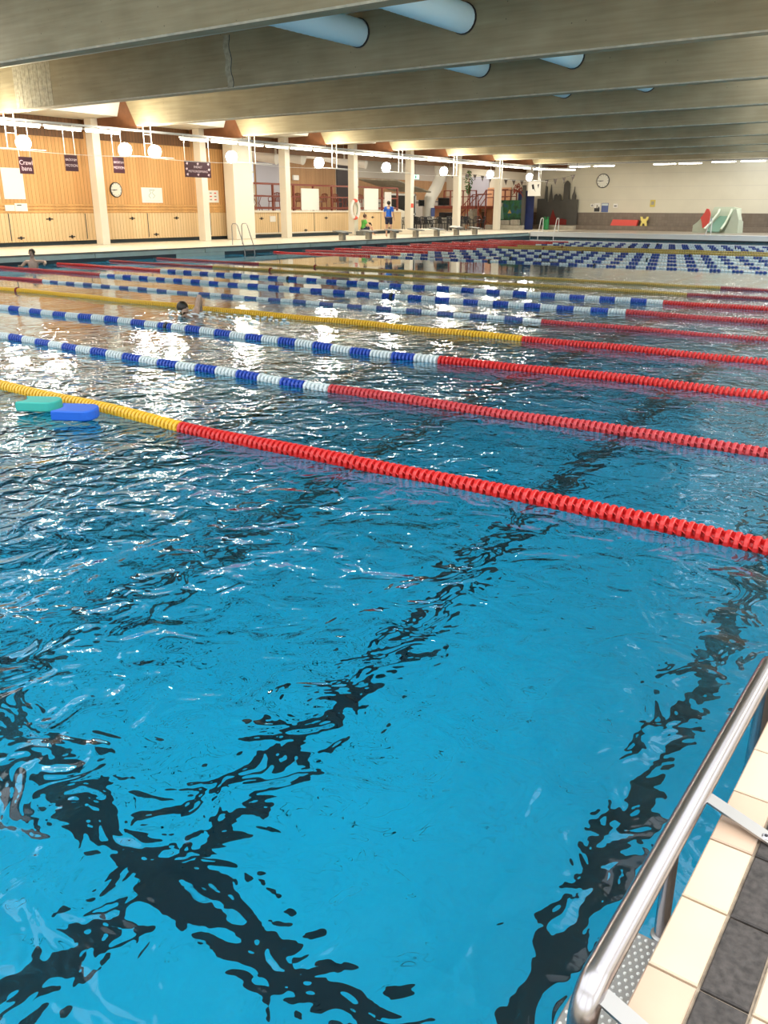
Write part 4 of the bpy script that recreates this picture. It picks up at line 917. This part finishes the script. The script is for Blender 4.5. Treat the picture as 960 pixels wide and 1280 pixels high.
# climbing plant
o = thing('climbing_plant', (-32.7, 56.3, ZD), 'green leafy climber on a stem above the concrete stairs', 'plant')
q = MB(); q.tube([(-32.7, 56.3, ZD), (-32.72, 56.3, 2.2), (-32.65, 56.3, 3.4), (-32.75, 56.3, 4.2)], [.04, .035, .03, .01], 'redpaint', 6); q.build('stem', o)
q = MB()
for j in range(170):
    z = 2.7 + 1.55 * rnd.random(); w_ = .5 * max(.15, 1 - abs(z - 3.55) / .95); a = rnd.random() * 6.28; c = Vector((-32.7 + w_ * math.cos(a) * rnd.random(), 56.3 + w_ * math.sin(a) * rnd.random(), z)); d = .075; u = Vector((rnd.uniform(-1, 1), rnd.uniform(-1, 1), rnd.uniform(-1, .3))).normalized() * d * 1.4; v = u.orthogonal().normalized() * d * .5
    q.add([c - u, c - v, c + u, c + v], [(0, 1, 2, 3)], 'leaf')
q.build('foliage', o); q = MB(); q.lathe([(.16, 0), (.2, .28), (.17, .28)], (-32.7, 56.3, ZD), (0, 0, 1), 'terracotta', 14); q.build('pot', o)
# stone seats
q = MB(); q.lathe([(1.5, 0), (1.55, .03), (1.55, .28), (1.5, .30)], (-29.6, 56.2, ZD), (0, 0, 1), 'stone', 28); 
for i in range(len(q.v)): v = q.v[i]; q.v[i] = (v[0], 56.2 + (v[1] - 56.2) * .3, v[2])
tag(q.build('stone_bench', loc=(-29.6, 56.2, ZD)), 'long rounded grey stone bench below the mural', 'bench')
q = MB(); q.box(-29.9, -29.2, 56.1, 56.5, ZD + .302, ZD + .62, 'stone', .03); tag(q.build('stone_block', loc=(-29.5, 56.3, ZD + .3)), 'grey stone block on the rounded bench, left one', 'block')
q = MB(); q.box(-29.1, -28.5, 56.1, 56.4, ZD + .302, ZD + .66, 'stone', .03); tag(q.build('stone_block', loc=(-28.8, 56.3, ZD + .3)), 'grey stone block on the rounded bench, right one by the post', 'block')
q = MB(); q.lathe([(1.3, 0), (1.35, .03), (1.35, .26), (1.3, .28)], (-26.6, 58.6, ZD), (0, 0, 1), 'stone', 28)
for i in range(len(q.v)): v = q.v[i]; q.v[i] = (v[0], 58.6 + (v[1] - 58.6) * .35, v[2])
tag(q.build('stone_bench', loc=(-26.6, 58.6, ZD)), 'rounded pale stone bench in front of the charcoal castle', 'bench')
# castle silhouette board
cs = [(-29.0, ZD), (-25.85, ZD), (-25.85, 2.35), (-26.05, 2.35), (-26.05, 2.6), (-26.15, 2.85), (-26.17, 3.2), (-26.22, 2.85), (-26.32, 2.6), (-26.32, 2.35), (-26.55, 2.35), (-26.55, 3.4), (-26.62, 3.5), (-26.75, 3.62), (-26.9, 3.5), (-26.98, 3.35), (-26.98, 2.35), (-27.12, 2.25), (-27.18, 2.6), (-27.28, 2.72), (-27.38, 2.6), (-27.45, 2.6), (-27.55, 2.72), (-27.68, 2.62), (-27.72, 2.3), (-27.85, 2.3), (-27.9, 2.75), (-27.97, 3.35), (-28.04, 2.75), (-28.1, 2.2), (-28.25, 2.2), (-28.28, 3.2), (-28.4, 3.3), (-28.45, 2.4), (-29.0, 2.4)]
def gable(poly, y0, y1, m):
    import bmesh
    bm = bmesh.new(); vs = [bm.verts.new((x, y0, z)) for x, z in poly]; f_ = bm.faces.new(vs); r_ = bmesh.ops.extrude_face_region(bm, geom=[f_]); 
    for v in r_['geom']:
        if isinstance(v, bmesh.types.BMVert): v.co.y = y1
    bmesh.ops.triangulate(bm, faces=bm.faces[:]); bmesh.ops.recalc_face_normals(bm, faces=bm.faces[:])
    bm.verts.index_update(); q = MB(); q.add([v.co.copy() for v in bm.verts], [tuple(v.index for v in fc.verts) for fc in bm.faces], m); bm.free(); return q
o = gable(cs, 60.0, 60.12, 'castle').build('castle_silhouette', loc=(-27.4, 60, ZD)); tag(o, 'charcoal castle skyline board with towers against the far wall', 'board')
q = gable([(-27.9, ZD + .2), (-26.6, ZD + .2), (-26.6, .98), (-27.0, 1.05), (-27.3, .95), (-27.5, 1.2), (-27.7, 1.65), (-27.8, 1.3), (-27.9, .9)], 59.94, 59.995, 'redpaint'); q.build('red_dragon_shape', o)
# green figure bin
o = thing('green_bin', (-27.0, 57.5, ZD), 'bottle green barrel shaped figure behind the far ladder', 'bin')
q = MB(); q.lathe([(.15, 0), (.2, .05), (.17, .25), (.21, .5), (.18, .68), (.1, .74)], (-27, 57.5, ZD), (0, 0, 1), 'green', 16); q.build('body', o, smooth=True)
for s in (-.12, .12): q = MB(); q.ball((-27 + s, 57.42, ZD + .8), .075, 'green'); q.build('eye_bump', o, smooth=True)
# bunting string
pts = [(-34.1, 4.15), (-32.3, 4.0), (-30.9, 3.82), (-29.5, 3.62), (-28.1, 3.52), (-26.8, 3.52), (-25.5, 3.62), (-24.4, 3.85)]
o = thing('bunting', (-29, 56, 3.7), 'string of small grey brown pennants sagging across the far corner', 'bunting')
q = MB(); q.tube([(x, 56, z) for x, z in pts], .008, 'flag', 5); q.build('string', o)
for j in range(16):
    x = -33.9 + j * .62; k = max(i for i in range(len(pts)) if pts[i][0] <= x); (xa, za), (xb, zb) = pts[k], pts[min(k + 1, 7)]; z = za + (zb - za) * (x - xa) / max(.01, xb - xa)
    q = MB(); q.prism([(x - .14, z), (x + .14, z), (x + .02, z - .38)], 1, 55.99, 56.01, 'flag'); q.build('pennant', o)
# hanging white sign with pictogram at the end of the deck
o = thing('pictogram_sign', (-27.2, 55.8, 2.53), 'square white sign with two dark swimmer pictograms at the far column', 'sign')
q = MB(); q.box(-27.72, -26.78, 55.78, 55.82, 2.53, 3.45, 'paper', .005); q.build('board', o)
q = MB(); q.prism([(-27.45, 3.25), (-27.3, 3.28), (-27.22, 2.95), (-27.12, 2.8), (-27.3, 2.98), (-27.38, 2.95)], 1, 55.77, 55.779, 'black'); q.prism([(-27.02, 3.25), (-26.9, 3.28), (-26.95, 3.0)], 1, 55.77, 55.779, 'black'); q.build('pictogram', o)
for x in (-27.6, -26.9): q = MB(); q.tube([(x, 55.8, 3.45), (x, 55.8, 4.95)], .012, 'whitemetal', 5); q.build('cord', o)

# ------------------------------------------------------------------ things along the far wall
q = gable([(-23.25, .62), (-21.4, .62), (-21.3, 1.0), (-23.1, 1.02)], 59.9, 60.2, 'redmat'); tag(q.build('red_mat', loc=(-22.3, 60, .62)), 'long red foam mat leaning on the far wall dado', 'mat')
q = gable([(-21.15, .62), (-21.02, .62), (-20.98, .78), (-20.85, .78), (-20.8, .62), (-20.68, .62), (-20.75, .9), (-20.65, 1.05), (-20.62, 1.22), (-20.72, 1.22), (-20.78, 1.08), (-21.0, 1.08), (-21.05, 1.22), (-21.17, 1.22), (-21.12, 1.0), (-21.05, .9)], 59.95, 60.1, 'yelfig')
tag(q.build('foam_figure', loc=(-20.9, 60, .62)), 'pale yellow foam animal figure right of the red mat', 'toy')
q = gable([(-12.75, .75), (-12.2, .75), (-12.0, 1.35), (-12.9, 1.38), (-12.8, 1.1)], 59.95, 60.1, 'bluefig'); tag(q.build('foam_figure', loc=(-12.5, 60, .75)), 'dark blue foam figure on the dado at the far right', 'toy')
b = MB(); b.box(-30, 6, 59.4, 60.3, ZD, .62, 'dado'); struct(b.build('trim_73'))
def far_sheet(x0, x1, z0, z1, lab, m='paper', art=None, group='papers on the far wall'):
    q = MB(); q.box(x0, x1, 60.27, 60.29, z0, z1, m, .003); o = q.build('poster', loc=((x0 + x1) / 2, 60.28, z0)); tag(o, lab, 'poster', group)
    if art:
        q = MB()
        for (a, c, d, e_, mm) in art: q.box(x0 + (x1 - x0) * a, x0 + (x1 - x0) * c, 60.262, 60.268, z0 + (z1 - z0) * d, z0 + (z1 - z0) * e_, mm)
        q.build('print', o)
far_sheet(-24.98, -24.72, 1.85, 2.06, 'small white picture with a dark ship, leftmost on the far wall', art=[(.2, .8, .25, .5, 'black'), (.45, .55, .5, .8, 'black')])
far_sheet(-24.7, -24.25, 1.5, 2.1, 'black and white poster, left of the blue poster on the far wall', art=[(.05, .95, .05, .45, 'black'), (.4, .6, .45, .8, 'stone'), (.7, .9, .4, .6, 'black')])
far_sheet(-24.15, -23.65, 1.5, 2.1, 'blue poster with pale top on the far wall', 'bluedull', art=[(.05, .95, .72, .95, 'pale')])
far_sheet(-23.3, -22.98, 1.8, 2.06, 'small white picture right of the blue poster on the far wall', art=[(.2, .8, .3, .55, 'black')])
far_sheet(-20.7, -20.35, 1.85, 2.3, 'small yellow warning notice on the far wall', 'yellowsign', art=[(.2, .8, .3, .8, 'stone')])
# children's slide
o = thing('water_slide', (-15.5, 57.2, ZD), 'pale green children\'s slide with a red figure, on the far deck', 'slide')
q = gable([(-15.9, ZD), (-13.95, ZD), (-14.0, 1.0), (-14.15, 1.1), (-14.2, 1.75), (-14.6, 1.85), (-15.75, 1.85), (-15.95, 1.4)], 57.9, 58.3, 'slide'); q.build('tower', o)
q = MB(); q.add([(-15.35, 57.88, 1.3), (-14.75, 57.88, 1.3), (-14.95, 56.6, .42), (-15.75, 56.6, .42), (-15.35, 57.95, 1.35), (-14.75, 57.95, 1.35), (-14.95, 56.6, .36), (-15.75, 56.6, .36)], [(0, 1, 2, 3), (4, 7, 6, 5), (0, 3, 7, 4), (1, 5, 6, 2), (2, 6, 7, 3), (0, 4, 5, 1)], 'slidedark'); q.build('slide_bed', o)
for (xa, xb) in ((-15.42, -15.86), (-14.68, -14.84)):
    q = MB(); q.tube([(xa, 57.9, 1.7), (xa, 57.7, 1.5), ((xa + xb) / 2, 57.2, .95), (xb, 56.6, .55)], .07, 'slide', 8); q.build('slide_rim', o)
q = gable([(-16.75, ZD), (-15.9, ZD), (-15.9, 1.5), (-16.2, 1.3), (-16.5, .95), (-16.75, .75)], 57.2, 57.9, 'slide'); q.build('left_wing', o)
q = gable([(-14.75, ZD), (-13.95, ZD), (-13.98, 1.1), (-14.2, 1.75), (-14.35, 1.6), (-14.5, 1.0)], 57.0, 57.9, 'slide'); q.build('right_wing', o)
q = gable([(-16.12, .6), (-15.85, .6), (-15.75, 1.0), (-15.72, 1.45), (-15.85, 1.72), (-16.0, 1.75), (-16.1, 1.5), (-16.3, 1.2), (-16.2, .95)], 57.1, 57.19, 'redmat')
q.build('red_figure', o)

# ------------------------------------------------------------------ people
def skinned(name, V, E, m, parent=None, sub=2, loc=None):
    """V: list of (x,y,z,r) or (x,y,z,rx,ry)"""
    me = bpy.data.meshes.new(name); me.from_pydata([v[:3] for v in V], E, []); me.materials.append(M[m])
    o = bpy.data.objects.new(name, me); COL.objects.link(o)
    md = o.modifiers.new('Skin', 'SKIN'); md.use_smooth_shade = True
    if not me.skin_vertices: me.skin_vertices.new()
    sv = me.skin_vertices[0].data
    for i, v in enumerate(V): sv[i].radius = (v[3], v[4] if len(v) > 4 else v[3]); sv[i].use_root = (i == 0)
    sb = o.modifiers.new('Sub', 'SUBSURF'); sb.levels = sub; sb.render_levels = sub
    if parent is not None: o.parent = parent
    if loc is not None: o.location = loc
    return o
def body(J, fingers=True):
    """J: joint dict -> skeleton vertices and edges"""
    V = []; E = []; idx = {}
    def v(n, r, ry=None): idx[n] = len(V); V.append(tuple(J[n]) + ((r,) if ry is None else (r, ry))); return idx[n]
    v('pelvis', .135, .10); v('waist', .125, .09); v('chest', .15, .105); v('neck', .055); v('jaw', .062); v('head', .088); v('crown', .07)
    for a, c in (('pelvis', 'waist'), ('waist', 'chest'), ('chest', 'neck'), ('neck', 'jaw'), ('jaw', 'head'), ('head', 'crown')): E.append((idx[a], idx[c]))
    d = Vector(J['face']); k = len(V); V.append(tuple(Vector(J['head']) + d * .095 - Vector((0, 0, .015))) + (.014,)); V.append(tuple(Vector(J['head']) + d * .118 - Vector((0, 0, .03))) + (.011,)); E += [(idx['head'], k), (k, k + 1)]
    for s in 'LR':
        for n, r in (('sh', .055), ('el', .042), ('wr', .028), ('ha', .030)): v(n + s, r if n != 'ha' else .036, None if n != 'ha' else .018)
        E += [(idx['chest'], idx['sh' + s]), (idx['sh' + s], idx['el' + s]), (idx['el' + s], idx['wr' + s]), (idx['wr' + s], idx['ha' + s])]
        for n, r in (('hip', .095), ('kn', .06), ('an', .04), ('toe', .035)): v(n + s, r)
        E += [(idx['pelvis'], idx['hip' + s]), (idx['hip' + s], idx['kn' + s]), (idx['kn' + s], idx['an' + s]), (idx['an' + s], idx['toe' + s])]
        if fingers:
            h = Vector(J['ha' + s]); dr = (h - Vector(J['wr' + s])).normalized(); sd = dr.cross(Vector((0, 0, 1))); sd = sd.normalized() if sd.length > .1 else Vector((1, 0, 0)); up = sd.cross(dr)
            sd = up if abs(sd.x) > .9 else sd
            for q, L in zip((-.027, -.009, .009, .027), (.06, .075, .07, .055)):
                p0 = h + sd * q + dr * .03; p1 = p0 + dr * L * .55; p2 = p1 + (dr * .8 + up * .35).normalized() * L * .45; k = len(V)
                V.append(tuple(p0) + (.010,)); V.append(tuple(p1) + (.009,)); V.append(tuple(p2) + (.007,)); E += [(idx['ha' + s], k), (k, k + 1), (k + 1, k + 2)]
            p0 = h + sd * -.038 - dr * .01; p1 = p0 + (sd * -.5 + dr * .8).normalized() * .045; k = len(V); V.append(tuple(p0) + (.011,)); V.append(tuple(p1) + (.008,)); E += [(idx['ha' + s], k), (k, k + 1)]
    return V, E
def person(loc, rz, J, label, skin='skin', hair='hair', shirt=None, shorts=None, long_hair=False):
    V, E = body(J); o = skinned('person', V, E, skin); o.location = loc; o.rotation_euler.z = rz; tag(o, label, 'person')
    H = Vector(J['head']); F = Vector(J['face']); Cn = Vector(J['crown']); side = F.cross(Vector((0, 0, 1)))
    q = MB(); q.ball((0, 0, 0), 1, hair, 14); cen = H.lerp(Cn, .45) - F * .02
    q.v = [tuple(cen + Vector((x * .097, y * .112, z * .105))) for x, y, z in q.v if True]
    keep = [i for i, f_ in enumerate(q.f) if not all((Vector(q.v[a]) - cen).dot(F) > .045 and q.v[a][2] < cen.z + .045 for a in f_)]
    q.f = [q.f[i] for i in keep]; q.m = [q.m[i] for i in keep]; h = q.build('hair', None, smooth=True); h.parent = o
    for s in (-1, 1):
        q = MB(); q.ball(H + F * .082 + side * .03 * s + Vector((0, 0, .01)), .011, 'black', 8); e_ = q.build('eye', None); e_.parent = o
        q = MB(); q.ball(H + side * .088 * s, .022, skin, 8, (.5, 1, 1.3)) if False else q.ball(H + side * .088 * s, .02, skin, 8); e_ = q.build('ear', None); e_.parent = o
    q = MB(); q.ball(H + F * .083 - Vector((0, 0, .05)), .012, 'redpaint', 8, (1, 1, 1)); 
    e_ = q.build('mouth', None); e_.parent = o
    if shirt:
        VV = [tuple(J['waist']) + (.15, .115), tuple(J['chest']) + (.168, .122), tuple(Vector(J['pelvis']) + Vector((0, 0, .03))) + (.155, .12), tuple(Vector(J['neck']).lerp(Vector(J['chest']), .35)) + (.07, .07)]; EE = [(0, 1), (0, 2), (1, 3)]
        for s in 'LR':
            k = len(VV); VV.append(tuple(J['sh' + s]) + (.075,)); VV.append(tuple(Vector(J['sh' + s]).lerp(Vector(J['el' + s]), .75)) + (.065,)); EE += [(1, k), (k, k + 1)]
        skinned('shirt', VV, EE, shirt, o)
    if shorts:
        VV = [tuple(J['pelvis']) + (.155, .122)]; EE = []
        for s in 'LR':
            k = len(VV); VV.append(tuple(J['hip' + s]) + (.115,)); VV.append(tuple(Vector(J['hip' + s]).lerp(Vector(J['kn' + s]), .75)) + (.095,)); EE += [(0, k), (k, k + 1)]
        skinned('shorts', VV, EE, shorts, o)
    return o
ST = dict(pelvis=(0, 0, .94), waist=(0, .01, 1.10), chest=(0, 0, 1.33), neck=(0, -.01, 1.49), jaw=(0, .01, 1.55), head=(0, .015, 1.62), crown=(0, 0, 1.69), face=(0, 1, 0),
          shL=(-.18, -.01, 1.41), elL=(-.25, -.02, 1.13), wrL=(-.24, .12, .93), haL=(-.23, .17, .88), shR=(.18, -.01, 1.41), elR=(.25, -.04, 1.13), wrR=(.26, .08, .91), haR=(.26, .13, .85),
          hipL=(-.09, 0, .88), knL=(-.11, .02, .49), anL=(-.12, -.02, .07), toeL=(-.13, .13, .035), hipR=(.09, 0, .88), knR=(.11, .04, .49), anR=(.13, .02, .07), toeR=(.15, .16, .035))
m_ = person((-26.2, 37.15, ZD), 0.35, ST, 'person in blue t-shirt and dark shorts standing with back turned on the left deck', shirt='shirtblue', shorts='shorts')
q = MB(); q.box(-.075, .075, -.128, -.122, 1.40, 1.425, 'paper'); e_ = q.build('back_print', None); e_.parent = m_
q = MB(); q.box(-.02, .02, -.003, .003, 0, .01, 'black'); 
SI = dict(pelvis=(0, 0, .32), waist=(0, .03, .47), chest=(0, .05, .68), neck=(0, .08, .83), jaw=(0, .11, .88), head=(0, .14, .95), crown=(0, .12, 1.02), face=(0, .9, -.43),
          shL=(-.17, .05, .76), elL=(-.21, .16, .52), wrL=(-.12, .36, .52), haL=(-.08, .41, .54), shR=(.17, .05, .76), elR=(.21, .16, .52), wrR=(.12, .36, .52), haR=(.08, .41, .54),
          hipL=(-.09, .05, .29), knL=(-.14, .42, .46), anL=(-.13, .42, .08), toeL=(-.14, .56, .035), hipR=(.09, .05, .29), knR=(.16, .45, .44), anR=(.15, .52, .08), toeR=(.16, .66, .035))
SI = {k: (v[0], v[1], v[2] + (0 if k == 'face' else .0)) for k, v in SI.items()}
p_ = person((-28.85, 38.5, ZD), -.5, SI, 'person in green top sitting low beside the lifebuoy column with knees bent', hair='hairbrown', shirt='shirtgreen', shorts='shorts')
q = MB(); q.box(-.13, .13, -.008, .008, -.09, .09, 'black', .006); o = q.build('tablet'); o.location = (-28.65, 38.88, .90); o.rotation_euler = (.5, 0, -.45); tag(o, 'dark tablet held on the knees of the seated person', 'tablet')
# bather standing in the water by the left edge
BA = dict(pelvis=(0, 0, -.62), waist=(0, 0, -.42), chest=(0, 0, -.02), neck=(0, -.01, .16), jaw=(0, .02, .22), head=(.0, .02, .30), crown=(0, 0, .38), face=(.35, .94, 0),
          shL=(-.19, 0, .07), elL=(-.36, .06, .06), wrL=(-.40, .26, .02), haL=(-.38, .33, .01), shR=(.19, 0, .07), elR=(.33, .05, -.08), wrR=(.36, .24, -.05), haR=(.36, .31, -.05),
          hipL=(-.09, 0, -.68), knL=(-.12, .06, -1.08), anL=(-.13, 0, -1.5), toeL=(-.14, .13, -1.54), hipR=(.09, 0, -.68), knR=(.12, .05, -1.08), anR=(.13, 0, -1.5), toeR=(.14, .13, -1.54))
person((-23.95, 15.35, .10), -2.3, BA, 'person with wet dark hair standing chest deep in the pool at the left edge', skin='skinwet')
# crawl swimmer
SW = dict(pelvis=(0, -.42, -.20), waist=(0, -.26, -.18), chest=(0, -.04, -.12), neck=(0, .13, -.04), jaw=(.02, .19, .0), head=(.03, .26, .06), crown=(.03, .35, .07), face=(.75, .3, -.59),
          shL=(-.18, .02, -.08), elL=(-.22, .34, -.12), wrL=(-.18, .60, -.14), haL=(-.17, .68, -.14), shR=(.17, .06, .04), elR=(.22, .02, .29), wrR=(.30, .16, .08), haR=(.31, .22, .0),
          hipL=(-.09, -.48, -.21), knL=(-.10, -.9, -.26), anL=(-.1, -1.3, -.20), toeL=(-.1, -1.45, -.2), hipR=(.09, -.48, -.21), knR=(.10, -.9, -.20), anR=(.1, -1.3, -.26), toeR=(.1, -1.45, -.28))
person((-11.05, 9.85, 0.03), 1.25, SW, 'swimmer with dark wet hair and one elbow raised between the lane ropes', skin='skinwet')
q = MB(); rnd = random.Random(11)
for j in range(80):
    t = rnd.random() ** 1.3; a = rnd.random() * 6.28; x = -11.2 + 1.9 * t + .25 * math.cos(a); y = 9.85 + .25 * t + (.25 + .2 * t) * math.sin(a); r_ = rnd.uniform(.008, .03)
    q.ball((x, y, .01 + rnd.random() * .05 * (1 - t)), r_, 'foam', 6, (1.6, 1, .5))
tag(q.build('splash_foam', loc=(-10.5, 9.9, .0)), 'white splash foam around the crawl swimmer', 'splash', kind='stuff')
